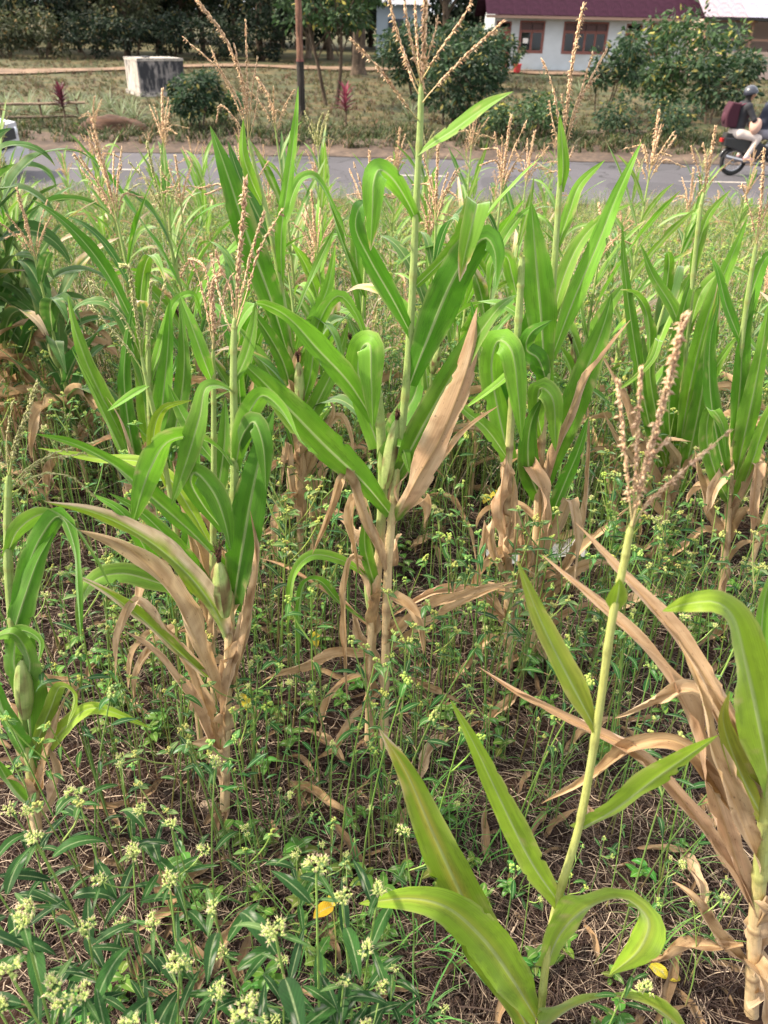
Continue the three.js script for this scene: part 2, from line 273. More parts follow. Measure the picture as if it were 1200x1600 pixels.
function spikelet(gb, p, dir, L, r, c) { const a = Math.abs(dir.y) > 0.9 ? V(1, 0, 0) : V(0, 1, 0), X = a.cross(dir).normalize(), Y = dir.clone().cross(X); const b = gb.v(p, 0, 0, mulc(c, 0.8)), m = []; const q = p.clone().addScaledVector(dir, L * 0.45); for (let k = 0; k < 3; k++) { const t = k * 2.094; m.push(gb.v(q.clone().addScaledVector(X, Math.cos(t) * r).addScaledVector(Y, Math.sin(t) * r), 0, 0, c)); } const e = gb.v(p.clone().addScaledVector(dir, L), 0, 0, mulc(c, 1.1)); for (let k = 0; k < 3; k++) { gb.tri(b, m[(k + 1) % 3], m[k]); gb.tri(e, m[k], m[(k + 1) % 3]); } }
const TC = [[0.64, 0.44, 0.28], [0.72, 0.53, 0.36], [0.56, 0.37, 0.22], [0.68, 0.49, 0.28], [0.50, 0.30, 0.19]];
const TG = [[0.45, 0.42, 0.20], [0.52, 0.48, 0.26], [0.36, 0.38, 0.14]];
function tasselBranch(gb, pts, o) { // rachis with rows of spikelets
  const R = rng(o.seed * 331 + 5), tc = o.fresh ? TG : TC, curve = new THREE.CatmullRomCurve3(pts, false, 'centripetal'), L = curve.getLength();
  tube(gb, pts, (s) => lerp(o.r || 0.0018, 0.0006, s), 4, (s) => mixc(o.fresh ? [0.30, 0.38, 0.10] : [0.42, 0.36, 0.16], tc[0], clamp(s * 2.2)), 10);
  const cnt = Math.round(L * (o.dens || 420) * (o.fat ? 1.9 : 1));
  for (let i = 0; i < cnt; i++) {
    const s = lerp(o.from ?? 0.18, 1, Math.pow((i + R()) / cnt, 0.95)), p = curve.getPointAt(Math.min(1, s)), T = curve.getTangentAt(Math.min(1, s));
    if (!o.fat && noise2(s * L * 60, o.seed * 3.1, 12) < 0.24) continue;
    const side = V(R() - 0.5, R() - 0.5, R() - 0.5); side.addScaledVector(T, -side.dot(T)).normalize();
    const open = (o.fat ? 0.3 : 0.2) * (0.4 + 1.2 * R()); const dir = T.clone().addScaledVector(side, open).normalize();
    if (R() < 0.16) dir.add(V(0, -1.1, 0)).normalize();
    const ll = (o.sl || 0.0092) * (0.6 + 0.8 * R()) * (o.fat ? 1.12 : 1);
    spikelet(gb, p.clone().addScaledVector(side, o.fat ? 0.0016 : 0.0008), dir, ll, ll * 0.165, mulc(tc[Math.floor(R() * tc.length)], 0.85 + 0.3 * R()));
  }
}
function earGeo(a, b, r, seed, stain = 0.3) { // husked cob from a to b
  const pts = [0, 0.25, 0.5, 0.75, 1].map((t) => a.clone().lerp(b, t));
  return tubeGeo(pts, (s) => r * Math.pow(Math.sin(Math.PI * (0.10 + 0.86 * s)), 0.6) * (s > 0.97 ? 0.6 : 1), 10, (s, k) => { const nz = noise2(s * 9 + seed, k * 1.3, 4), st = noise2(s * 5 + seed * 2, k * 0.8, 9); return mixc(mixc([0.22, 0.34, 0.08], [0.42, 0.46, 0.18], nz), [0.14, 0.08, 0.035], clamp((st - 0.62 + stain * 0.3) * 4)); }, 14);
}
function silkGeo(p, dir, L, seed) { const R = rng(seed * 77 + 3), gb = new GB(); for (let i = 0; i < 46; i++) { const a = V(R() - 0.5, R() * 0.3, R() - 0.5).multiplyScalar(0.9), q = p.clone().add(V(R() - 0.5, R() - 0.5, R() - 0.5).multiplyScalar(0.008)); const e = q.clone().addScaledVector(dir, L * (0.5 + 0.6 * R())).addScaledVector(a, L * 0.7), m = q.clone().lerp(e, 0.5).addScaledVector(dir, L * 0.25); const end = e.add(V(0, -L * 0.45 * R(), 0)); tube(gb, [q, m, end], () => 0.0009, 3, () => mulc([0.085, 0.035, 0.02], 0.6 + R()), 4); } return gb.geo(); }

function maizeRoot(label, base, group) { return thing('maize_plant', label, 'maize plant', base, group); }
const rel = (o, p) => p.clone().sub(o.position);
function addTassel(parent, o) { // o.branches: list of point lists (local), first one is the main spike
  if (o.split) { const g = new THREE.Group(); g.name = 'tassel'; parent.add(g); o.branches.forEach((b, i) => { const gb = new GB(); tasselBranch(gb, b, { ...o, fat: i === 0, r: i === 0 ? 0.0032 : 0.0016, seed: o.seed + i * 3 }); part('tassel_branch', gb.geo(), M.tassel, g); }); return g; }
  const gb = new GB(); o.branches.forEach((b, i) => tasselBranch(gb, b, { ...o, fat: i === 0, r: i === 0 ? 0.003 : 0.0016, seed: o.seed + i * 3 })); return part('tassel', gb.geo(), M.tassel, parent);
}
function autoBranches(base, dir, L, n, spread, R, bend = 0) {
  const out = []; const side = V(R() - 0.5, 0, R() - 0.5).multiplyScalar(bend);
  out.push([base.clone(), base.clone().addScaledVector(dir, L * 0.5).addScaledVector(side, L * 0.12), base.clone().addScaledVector(dir, L).addScaledVector(side, L * 0.55).add(V(0, -bend * L * 0.25, 0))]);
  for (let i = 0; i < n; i++) { const az = i * 2.4 + R() * 1.2, sp = spread * (0.5 + 0.9 * R()), s = base.clone().addScaledVector(dir, -L * 0.18 * R() + L * 0.12 * R()); const d = dir.clone().add(V(Math.cos(az) * sp, 0, Math.sin(az) * sp)).normalize(); const l = L * (0.55 + 0.4 * R()); const dr = R() < 0.35 ? 0.45 : 0.05; out.push([s, s.clone().addScaledVector(d, l * 0.5).add(V(0, l * 0.05, 0)), s.clone().addScaledVector(d, l).add(V(Math.cos(az) * dr * l * 0.4, -dr * l, Math.sin(az) * dr * l * 0.4))]); }
  return out;
}
function arcLeaf(base, az, th0, th1, L, pow = 1.6, sway = 0, n = 9) { // midrib leaving the stalk th0 from the vertical and ending at th1
  const pts = [base.clone()], p = base.clone(); for (let i = 1; i <= n; i++) { const s = i / n, th = (th0 + (th1 - th0) * Math.pow(s, pow)) * RAD, a = az + sway * s; p.add(V(Math.sin(th) * Math.cos(a), Math.cos(th), Math.sin(th) * Math.sin(a)).multiplyScalar(L / n)); pts.push(p.clone()); } return pts;
}
/* a whole plant by rule: stalk, leaves left and right of it, dry leaves low down, ear, tassel */
function autoMaize(root, o) {
  const R = rng(o.seed * 104729 + 11), H = o.h, lean = o.lean || V((R() - 0.5) * 0.12, 0, (R() - 0.5) * 0.12);
  const at = (t) => V(lean.x * t * t * H, t * H, lean.z * t * t * H), far = !!o.far;
  part('stalk', stalkGeo([0, 0.25, 0.5, 0.75, 1].map(at), o.r || 0.013, 0.0045, { n: far ? 24 : 60, radial: far ? 6 : 9, seed: o.seed, dryTo: o.dryTo ?? 0.25 }), M.stalk, root);
  const az0 = o.az ?? R() * 6.28, nl = o.leaves || 9;
  for (let i = 0; i < nl; i++) {
    const t = lerp(o.from ?? 0.22, 0.93, (i + 0.3 * R()) / nl), az = az0 + (i % 2) * Math.PI + (R() - 0.5) * 1.5, top = i / nl;
    const L = (o.leafL || 0.62) * (0.75 + 0.4 * R()) * (top > 0.75 ? 0.62 : 1), up = o.up ?? 0.5;
    const th0 = lerp(34, 12, up) + 12 * R(), th1 = R() < up ? 30 + 50 * R() : 110 + 65 * R();
    const dryTip = top < 0.45 && R() < 0.35 ? 0.2 + 0.4 * R() : R() < 0.3 ? 0.08 : 0;
    const kind = o.kind || (R() < 0.3 ? 'light' : R() < 0.25 ? 'dark' : 'green');
    part('leaf', blade(arcLeaf(at(t), az, th0, th1, L, 1.3 + R(), (R() - 0.5) * 0.8), { w: (o.w || 0.082) * (0.7 + 0.32 * R()) * (top > 0.75 ? 0.7 : 1), n: far ? 13 : 26, far, kind, dry: dryTip, seed: Math.floor(R() * 9999), roll: [0, (R() - 0.5) * 60, (R() - 0.5) * 120], yellow: o.yellow || 0, start: 0.5 }), far ? M.leafFar : M.leaf, root);
  }
  const nd = o.dryLeaves ?? 4;
  for (let i = 0; i < nd; i++) {
    const t = lerp(0.08, 0.42, (i + R()) / nd), az = R() * 6.28, L = (o.leafL || 0.62) * (0.6 + 0.5 * R());
    part('dry_leaf', blade(arcLeaf(at(t), az, 18 + 25 * R(), 120 + 55 * R(), L, 0.8 + 0.7 * R(), (R() - 0.5) * 1.4).map((p) => V(p.x, Math.max(p.y, 0.012), p.z)), { w: (o.w || 0.082) * (0.45 + 0.35 * R()), n: far ? 12 : 24, far, kind: 'dry', fold: 0.5, seed: Math.floor(R() * 9999), dryC: R() < 0.3 ? C.pink : C.tan, stain: 0.2 * R() }), M.dry, root);
  }
  if (o.ear !== false) { const t = 0.46 + 0.1 * R(), a = at(t), az = az0 + 0.4, d = V(Math.cos(az) * 0.35, 1, Math.sin(az) * 0.35).normalize(), b0 = a.clone().add(V(Math.cos(az) * 0.018, 0, Math.sin(az) * 0.018)), e = b0.clone().addScaledVector(d, 0.15); const ear = part('ear', earGeo(b0, e, 0.018, o.seed), M.stalk, root); if (!far) part('silk', silkGeo(e, d, 0.05, o.seed), M.silk, ear); }
  if (o.tassel !== false) addTassel(root, { branches: autoBranches(at(0.985), V(lean.x * 2, 1, lean.z * 2).normalize(), o.tl || 0.30, o.tn ?? 8, o.ts || 0.45, R, o.tb || 0.2), seed: o.seed, dens: far ? 400 : 800, sl: far ? 0.016 : 0.0105, fresh: o.fresh, split: o.splitTassel });
  return root;
}

// ---- maize plants one can follow leaf by leaf
function heroPlant(label, basePx, d, o) {
  const b = At(basePx[0], basePx[1], d); b.y = 0; const root = maizeRoot(label, b);
  const q = (l) => l.map((e) => rel(root, At(e[0], e[1], d + (e[2] || 0))));
  const stalkPts = [V(0, -0.02, 0), ...q(o.stalk)];
  part('stalk', stalkGeo(stalkPts, o.r0 * 0.82, o.r1, { seed: o.seed, dryTo: o.dryTo, green: o.stalkGreen, n: 90, radial: 12 }), M.stalk, root);
  (o.leaves || []).forEach(([pts, opt], i) => { const dry = opt.kind === 'dry'; const lp = q(pts).map((p) => V(p.x, Math.max(p.y, 0.01), p.z)); part(dry ? 'dry_leaf' : 'leaf', blade(lp, { n: 44, seed: o.seed * 50 + i, ...opt, w: opt.w * (dry ? 0.82 : 0.8) * (o.wf || 1) }), dry ? M.dry : M.leaf, root); });
  const RS = rng(o.seed * 71 + 9), sc = new THREE.CatmullRomCurve3(stalkPts, false, 'centripetal');
  if (o.dryTo > 0) for (let i = 0; i < 6; i++) { // papery sheaths loosening from the lower nodes
    const t = 0.05 + 0.05 * i + 0.02 * RS(), p = sc.getPoint(t * 1.1), az = RS() * 6.28, hang = RS() < 0.45; p.add(V(Math.cos(az), 0, Math.sin(az)).multiplyScalar(o.r0 * 0.7));
    part('dry_sheath', blade((hang ? arcLeaf(p, az, 20, 170, 0.16 + 0.16 * RS(), 0.7, RS() - 0.5) : arcLeaf(p, az, 3 + 5 * RS(), 15 + 35 * RS(), 0.12 + 0.14 * RS(), 1.6, RS() - 0.5)).map((q2) => V(q2.x, Math.max(q2.y, 0.01), q2.z)), { w: o.r0 * (2.2 + 1.2 * RS()), n: 14, kind: 'dry', seed: o.seed * 90 + i, fold: 0.6, start: 0.9, stain: 0.25 * RS(), dryC: RS() < 0.4 ? C.pale : C.tan }), M.dry, root);
  }
  (o.ears || []).forEach(([a, c, r, stain, silk], i) => { const [pa, pc] = q([a, c]); const e = part('ear', earGeo(pa, pc, r * 0.78, o.seed + i, stain), M.stalk, root); if (silk) part('silk', silkGeo(pc, pc.clone().sub(pa).normalize(), silk, o.seed + i), M.silk, e); });
  if (o.tassel) addTassel(root, { branches: o.tassel.map(q), seed: o.seed * 17, split: true, dens: 1.8 * (o.tdens || 430), fresh: o.fresh });
  return root;
}
const D = (w, e) => ({ kind: 'dry', w, fold: 0.4, ...e });

// tall plant in the middle of the picture
heroPlant('tall maize plant in the middle, its tassel reaching the top edge of the picture', [600, 1172], 1.80, {
  seed: 3, r0: 0.0165, r1: 0.0052, dryTo: 0.34, stalk: [[603, 1000], [608, 860], [620, 740], [633, 620], [643, 480], [650, 330], [657, 185], [658, 130]],
  leaves: [
    [[[654, 240], [672, 226, -0.03], [705, 205, -0.06], [760, 166, -0.1], [802, 143, -0.12]], { w: 0.05, kind: 'light', face: 0.55, start: 0.4, peak: 0.45 }],
    [[[652, 348], [638, 318, -0.02], [612, 278, -0.06], [592, 266, -0.1], [584, 285, -0.13], [582, 330, -0.14], [579, 392, -0.13]], { w: 0.062, kind: 'light', face: [0.3, 0.6, 0.9, 1, 1, 1], peak: 0.5, dry: 0.06 }],
    [[[645, 528], [615, 470, -0.03], [578, 405, -0.06], [556, 356, -0.07], [560, 328, -0.05], [580, 312, 0.02], [604, 306, 0.06]], { w: 0.058, kind: 'green', face: [0.7, 0.6, 0.5, 0.4] }],
    [[[650, 447], [684, 414, 0.0], [722, 372, -0.02], [742, 328, -0.05], [746, 318, -0.08], [738, 350, -0.12], [727, 395, -0.13], [718, 440, -0.12]], { w: 0.066, kind: 'light', face: [0.4, 0.5, 0.8, 1, 1], peak: 0.55, dry: 0.1 }],
    [[[640, 602], [668, 530, -0.03], [706, 440, -0.05], [738, 388, -0.06], [760, 372, -0.08], [773, 392, -0.1], [775, 455, -0.1]], { w: 0.105, kind: 'green', face: [0.9, 1, 1, 0.8, 0.6, 0.4], peak: 0.4 }],
    [[[620, 745], [660, 668, -0.06], [702, 595, -0.09], [748, 522, -0.1], [780, 480, -0.08], [808, 460, -0.02]], { w: 0.09, kind: 'green', face: [0.9, 1, 0.9, 0.6, 0.4] }],
    [[[618, 815], [652, 748, -0.1], [688, 684, -0.12], [718, 610, -0.13], [735, 556, -0.12], [743, 512, -0.1], [746, 480, -0.06]], D(0.098, { face: 1, wave: 0.08, fold: 0.2, dryC: C.pink, greenBase: 0.2, peak: 0.45 })],
    [[[625, 800], [690, 722, -0.04], [730, 672, 0.02], [779, 634, 0.06]], D(0.035, {})],
    [[[612, 806], [566, 752, -0.06], [505, 694, -0.12], [445, 632, -0.17], [402, 588, -0.2], [366, 556, -0.2]], { w: 0.105, kind: 'green', face: 0.85, peak: 0.5, fold: 0.3 }],
    [[[605, 905], [578, 830, -0.05], [548, 757, -0.08], [534, 746, -0.1], [520, 785, -0.12], [503, 832, -0.12], [488, 866, -0.1]], D(0.055, { face: 0.6, stain: 0.25 })],
    [[[606, 1000], [655, 962, -0.03], [720, 928, -0.06], [806, 908, -0.1]], D(0.062, { face: 0.6, greenBase: 0.15 })],
    [[[604, 1022], [690, 962, 0.02], [760, 925, 0.05], [812, 915, 0.06]], D(0.045, {})],
    [[[598, 1080], [560, 1118, -0.04], [520, 1172, -0.05], [478, 1214, -0.06]], D(0.05, { stain: 0.1 })],
    [[[604, 1040], [640, 1062, 0.0], [690, 1085, 0.05], [730, 1105, 0.1]], D(0.035, { stain: 0.3 })],
  ],
  ears: [[[602, 762], [620, 655], 0.026, 0.5, 0.03]],
  tassel: [[[657, 185], [659, 140], [662, 80], [664, 20], [666, -40]], [[657, 140], [638, 100], [622, 55], [606, -10]], [[658, 130], [646, 80], [636, 30], [630, -20]], [[659, 128], [668, 90], [680, 50], [684, 22]], [[659, 125], [690, 75, -0.04], [722, 30, -0.06], [740, -5, -0.08]], [[657, 165], [672, 145, -0.02], [720, 95, -0.05], [785, 35, -0.1]], [[655, 190], [625, 152, -0.05], [595, 110, -0.1], [552, 65, -0.14]], [[657, 135], [652, 70, 0.02], [648, 5, 0.03]], [[656, 150], [648, 135], [634, 95, 0.03], [618, 40, 0.05]]],
});
// its shorter partner in the same hill
heroPlant('short thick maize plant without tassel, one leaf folded flat, beside the tall middle plant', [576, 1150], 1.83, {
  seed: 5, r0: 0.017, r1: 0.012, dryTo: 0.42, stalk: [[582, 980], [594, 840], [598, 740], [592, 640], [586, 590]],
  leaves: [
    [[[592, 700], [572, 640, 0.0], [560, 580, 0.0], [566, 544, -0.03], [578, 540, -0.08], [580, 590, -0.11], [583, 672, -0.12]], { w: 0.085, kind: 'light', face: [1, 1, 1, 1, 1, 1], peak: 0.55, start: 0.8 }],
    [[[588, 665], [545, 598, -0.04], [494, 543, -0.1], [452, 497, -0.14], [422, 479, -0.17], [398, 474, -0.18], [376, 500, -0.2], [356, 560, -0.2]], { w: 0.082, kind: 'light', face: [0.7, 0.8, 0.6, 0.4, 0.3, 0.3], peak: 0.35 }],
    [[[596, 700], [625, 655, 0.05], [650, 610, 0.1], [655, 560, 0.12]], { w: 0.07, kind: 'green', face: 0.6 }],
    [[[594, 740], [612, 700, -0.03], [628, 700, -0.06], [640, 740, -0.08]], { w: 0.06, kind: 'light', face: 0.7 }],
    [[[572, 972], [532, 942, -0.05], [497, 906, -0.08], [478, 908, -0.1], [466, 960, -0.1], [468, 1050, -0.1]], { w: 0.04, kind: 'green', face: 0.5 }],
    [[[574, 900], [530, 874, -0.04], [486, 868, -0.08], [462, 890, -0.1], [449, 985, -0.1]], { w: 0.04, kind: 'light', face: 0.5 }],
    [[[590, 880], [566, 800, -0.03], [560, 770, -0.05], [552, 800, -0.06], [560, 900, -0.06]], D(0.05, { face: 0.7, dryC: C.straw, greenBase: 0.3 })],
    [[[582, 880], [548, 870, -0.05], [540, 900, -0.06], [541, 1000, -0.06], [543, 1095, -0.05]], D(0.036, { face: 0.5 })],
    [[[584, 1020], [540, 1022, -0.03], [480, 1036, -0.08], [410, 1064, -0.12]], D(0.06, { face: 0.5 })],
    [[[580, 1050], [540, 1065, -0.02], [510, 1105, -0.04], [500, 1160, -0.05]], D(0.04, { stain: 0.2 })],
    [[[585, 985], [500, 920, 0.05], [440, 885, 0.1], [405, 872, 0.15]], D(0.03, { dryC: C.pink })],
    [[[590, 930], [570, 850, -0.04], [575, 790, -0.06]], { w: 0.05, kind: 'green', face: 0.7 }],
  ],
  ears: [[[584, 975], [572, 890], 0.02, 0.1]],
});
// plant left of the middle, with its neighbours in the hill
heroPlant('leafy maize plant with a silked ear and tan lower leaves, left of the middle plant', [352, 1285], 1.545, {
  seed: 8, r0: 0.0175, r1: 0.005, dryTo: 0.36, stalk: [[352, 1180], [358, 1000], [364, 850], [367, 700], [365, 600], [366, 520], [368, 495]],
  leaves: [
    [[[368, 738], [340, 700, -0.02], [300, 682, -0.05], [262, 690, -0.08], [236, 730, -0.1], [206, 822, -0.1]], { w: 0.078, kind: 'light', face: [0.3, 0.3, 0.5, 0.8, 1], peak: 0.5 }],
    [[[364, 612], [340, 602, -0.03], [322, 606, -0.05], [312, 650, -0.07], [294, 712, -0.08], [268, 790, -0.08]], { w: 0.058, kind: 'light', face: [0.2, 0.5, 0.9, 1, 1], peak: 0.45 }],
    [[[350, 830], [318, 790, -0.03], [298, 752, -0.06], [306, 738, -0.08], [334, 770, -0.1], [350, 810, -0.11], [361, 860, -0.1]], { w: 0.072, kind: 'green', face: [0.3, 0.4, 0.6, 0.9, 1], peak: 0.55 }],
    [[[364, 950], [378, 860, -0.03], [396, 760, -0.03], [412, 690, 0.0], [428, 640, 0.03]], { w: 0.1, kind: 'green', face: 0.95, peak: 0.5, start: 0.6 }],
    [[[367, 735], [378, 680, -0.03], [392, 640, -0.04], [412, 618, -0.06], [440, 640, -0.08], [470, 690, -0.1], [496, 710, -0.08]], { w: 0.06, kind: 'light', face: [0.8, 0.8, 0.6, 0.3] }],
    [[[366, 715], [384, 672, -0.05], [398, 660, -0.08], [410, 690, -0.1], [416, 768, -0.1]], { w: 0.055, kind: 'green', face: 0.9, peak: 0.5 }],
    [[[352, 885], [300, 832, -0.03], [232, 772, -0.06], [172, 722, -0.1], [112, 692, -0.12], [55, 678, -0.12]], { w: 0.082, kind: 'green', face: 0.55, peak: 0.4 }],
    [[[365, 600], [385, 555, 0.02], [396, 510, 0.02], [400, 470, 0.0]], { w: 0.04, kind: 'light', face: 0.7 }],
    [[[358, 1010], [336, 955, -0.04], [290, 894, -0.09], [228, 842, -0.13], [150, 802, -0.16], [70, 784, -0.18]], { w: 0.088, kind: 'lime', face: 0.7, half: 1, peak: 0.35, fold: 0.35 }],
    [[[346, 1105], [302, 992, -0.06], [250, 902, -0.1], [190, 850, -0.12], [122, 828, -0.14]], D(0.088, { face: 0.8, fold: 0.25, wave: 0.12, peak: 0.55 })],
    [[[324, 1058], [272, 1012, -0.06], [212, 958, -0.1], [152, 916, -0.12], [110, 896, -0.14]], { w: 0.058, kind: 'lime', face: 0.7, dry: 0.15, half: -1 }],
    [[[300, 930], [240, 908, -0.02], [190, 896, -0.04], [150, 905, -0.07], [128, 935, -0.09], [124, 1000, -0.09]], { w: 0.066, kind: 'light', face: 0.5 }],
    [[[362, 1085], [384, 992, -0.04], [401, 885, -0.06], [391, 798, -0.05]], D(0.05, { face: 0.6, stain: 0.35 })],
    [[[330, 1060], [262, 1000, -0.06], [208, 940, -0.1], [190, 980, -0.12], [180, 1062, -0.12]], D(0.045, { face: 0.6, dryC: C.pale })],
    [[[338, 1180], [292, 1086, -0.06], [242, 1022, -0.08], [192, 984, -0.1]], D(0.055, { face: 0.6, dryC: C.pink })],
    [[[348, 1130], [360, 1050, -0.02], [380, 960, 0.02], [386, 900, 0.04]], D(0.045, { face: 0.6, dryC: C.pale })],
    [[[344, 1180], [320, 1100, 0.02], [300, 1040, 0.05], [240, 960, 0.08]], D(0.05, { face: 0.5 })],
  ],
  ears: [[[352, 962, -0.05], [342, 878, -0.05], 0.029, 0.15, 0.05]],
  tassel: [[[368, 500], [372, 430], [379, 345], [384, 282]], [[367, 520], [388, 450, -0.03], [408, 385, -0.05], [440, 330, -0.06]], [[367, 510], [384, 430, -0.02], [400, 370, -0.03], [412, 335, -0.03]], [[367, 505], [360, 450], [345, 420], [338, 395]], [[366, 525], [352, 495, 0.03], [345, 470, 0.05], [330, 400, 0.08]]], tdens: 330,
});
heroPlant('slim maize plant with a drooping tan tassel behind the leafy silked-ear plant', [336, 1172], 1.74, {
  seed: 12, r0: 0.0135, r1: 0.0045, dryTo: 0.34, stalk: [[331, 1000], [334, 780], [334, 640], [333, 545]],
  leaves: [
    [[[334, 720], [310, 690, 0.03], [280, 640, 0.08], [262, 600, 0.1]], { w: 0.05, kind: 'green', face: 0.6 }],
    [[[333, 600], [318, 560, -0.02], [300, 510, 0.0], [280, 460, 0.04]], { w: 0.045, kind: 'light', face: 0.6 }],
    [[[334, 860], [300, 800, 0.05], [262, 745, 0.1], [220, 722, 0.14], [150, 716, 0.16], [60, 700, 0.16]], { w: 0.05, kind: 'lime', face: 0.5 }],
    [[[333, 920], [280, 860, -0.03], [220, 800, -0.04], [170, 770, -0.05]], { w: 0.06, kind: 'green', face: 0.6 }],
    [[[332, 1000], [310, 900, 0.03], [290, 800, 0.08], [270, 720, 0.1]], D(0.045, { face: 0.5 })],
    [[[334, 800], [350, 700, 0.04], [352, 620, 0.05]], { w: 0.06, kind: 'green', face: 0.8 }],
  ],
  tassel: [[[333, 545], [334, 500], [332, 455], [334, 440], [345, 425]], [[333, 540], [322, 480], [312, 440], [300, 410]], [[333, 530], [345, 490], [352, 450], [362, 430]], [[333, 548], [350, 520], [366, 505]], [[333, 535], [328, 470, 0.05], [320, 420, 0.06], [300, 405, 0.08], [282, 430, 0.1]]],
});
heroPlant('leaning maize plant with an open pale five-branched tassel at the left', [312, 1155], 1.80, {
  seed: 14, r0: 0.012, r1: 0.004, dryTo: 0.3, stalk: [[290, 950], [270, 795], [246, 670], [230, 600], [221, 555]],
  leaves: [
    [[[232, 602], [214, 612, -0.03], [192, 626, -0.05], [168, 642, -0.06]], { w: 0.032, kind: 'light', face: 0.5 }],
    [[[262, 760], [240, 690, -0.02], [255, 640, -0.03], [300, 625, -0.04]], { w: 0.045, kind: 'lime', face: 0.6 }],
    [[[290, 950], [240, 880, -0.03], [190, 800, -0.02], [140, 770, 0.0]], { w: 0.06, kind: 'green', face: 0.6 }],
    [[[285, 900], [300, 800, 0.03], [312, 700, 0.03]], { w: 0.05, kind: 'green', face: 0.8 }],
    [[[300, 1040], [250, 990, -0.02], [215, 1010, -0.03], [200, 1080, -0.03]], D(0.045, { face: 0.5, dryC: C.pale })],
  ],
  tassel: [[[221, 555], [214, 500], [207, 450], [200, 418], [190, 415]], [[222, 560], [195, 500], [165, 465], [142, 440]], [[222, 550], [228, 500], [234, 470], [236, 442]], [[224, 570], [236, 520], [250, 475], [258, 440]], [[224, 580], [200, 545], [170, 510], [145, 480]]], fresh: true,
});
// near plant at the lower right
heroPlant('yellow-green maize plant with a thick pinkish tassel in the right foreground', [838, 1640], 0.95, {
  seed: 21, wf: 1.35, r0: 0.0115, r1: 0.005, dryTo: -0.2, stalkGreen: [0.46, 0.44, 0.09], stalk: [[850, 1530], [868, 1420], [905, 1290], [932, 1140], [958, 960], [975, 880], [986, 820]],
  leaves: [
    [[[903, 1297], [958, 1266, -0.02], [1032, 1210, -0.04], [1122, 1149, -0.05]], { w: 0.06, kind: 'lime', face: 0.75, peak: 0.35, start: 0.6 }],
    [[[876, 1414], [832, 1350, -0.01], [782, 1250, 0.0], [742, 1165, 0.02], [704, 1094, 0.04]], { w: 0.05, kind: 'lime', face: 0.7, start: 0.6 }],
    [[[931, 1140], [890, 1062, 0.02], [846, 972, 0.05], [808, 876, 0.08]], { w: 0.042, kind: 'lime', face: 0.6, yellow: 0.3 }],
    [[[852, 1512], [880, 1452, -0.02], [928, 1412, -0.05], [980, 1404, -0.09], [1012, 1432, -0.11], [1000, 1482, -0.11], [952, 1524, -0.1]], { w: 0.088, kind: 'lime', face: [0.8, 0.8, 0.6, 0.5, 0.7], peak: 0.5, stripe: 0.3 }],
    [[[838, 1592], [802, 1532, -0.01], [752, 1464, -0.02], [692, 1415, -0.03], [640, 1404, -0.03], [560, 1412, -0.03]], { w: 0.092, kind: 'lime', face: 0.6, stripe: 0.5, peak: 0.4 }],
    [[[824, 1610], [764, 1486, 0.03], [712, 1380, 0.05], [672, 1292, 0.07], [634, 1205, 0.09], [592, 1138, 0.1]], { w: 0.092, kind: 'lime', face: 0.9, stripe: 0.9, dry: 0.1, peak: 0.35 }],
    [[[846, 1620], [900, 1570, -0.05], [960, 1556, -0.08], [1020, 1572, -0.12], [1080, 1620, -0.14]], { w: 0.1, kind: 'lime', face: 0.6, stripe: 0.5 }],
    [[[960, 955], [966, 930, -0.01], [968, 905, -0.01]], { w: 0.03, kind: 'lime', face: 0.8 }],
  ],
  tassel: [[[986, 825], [1002, 755], [1034, 640], [1069, 498]], [[988, 822], [980, 740], [972, 660], [966, 600]], [[988, 818], [994, 720], [1002, 580]], [[990, 810], [1008, 740], [1018, 690]], [[986, 830], [1004, 796], [1060, 742], [1136, 676]], [[987, 822], [1000, 770], [1012, 720], [1040, 690]]], tdens: 520,
});
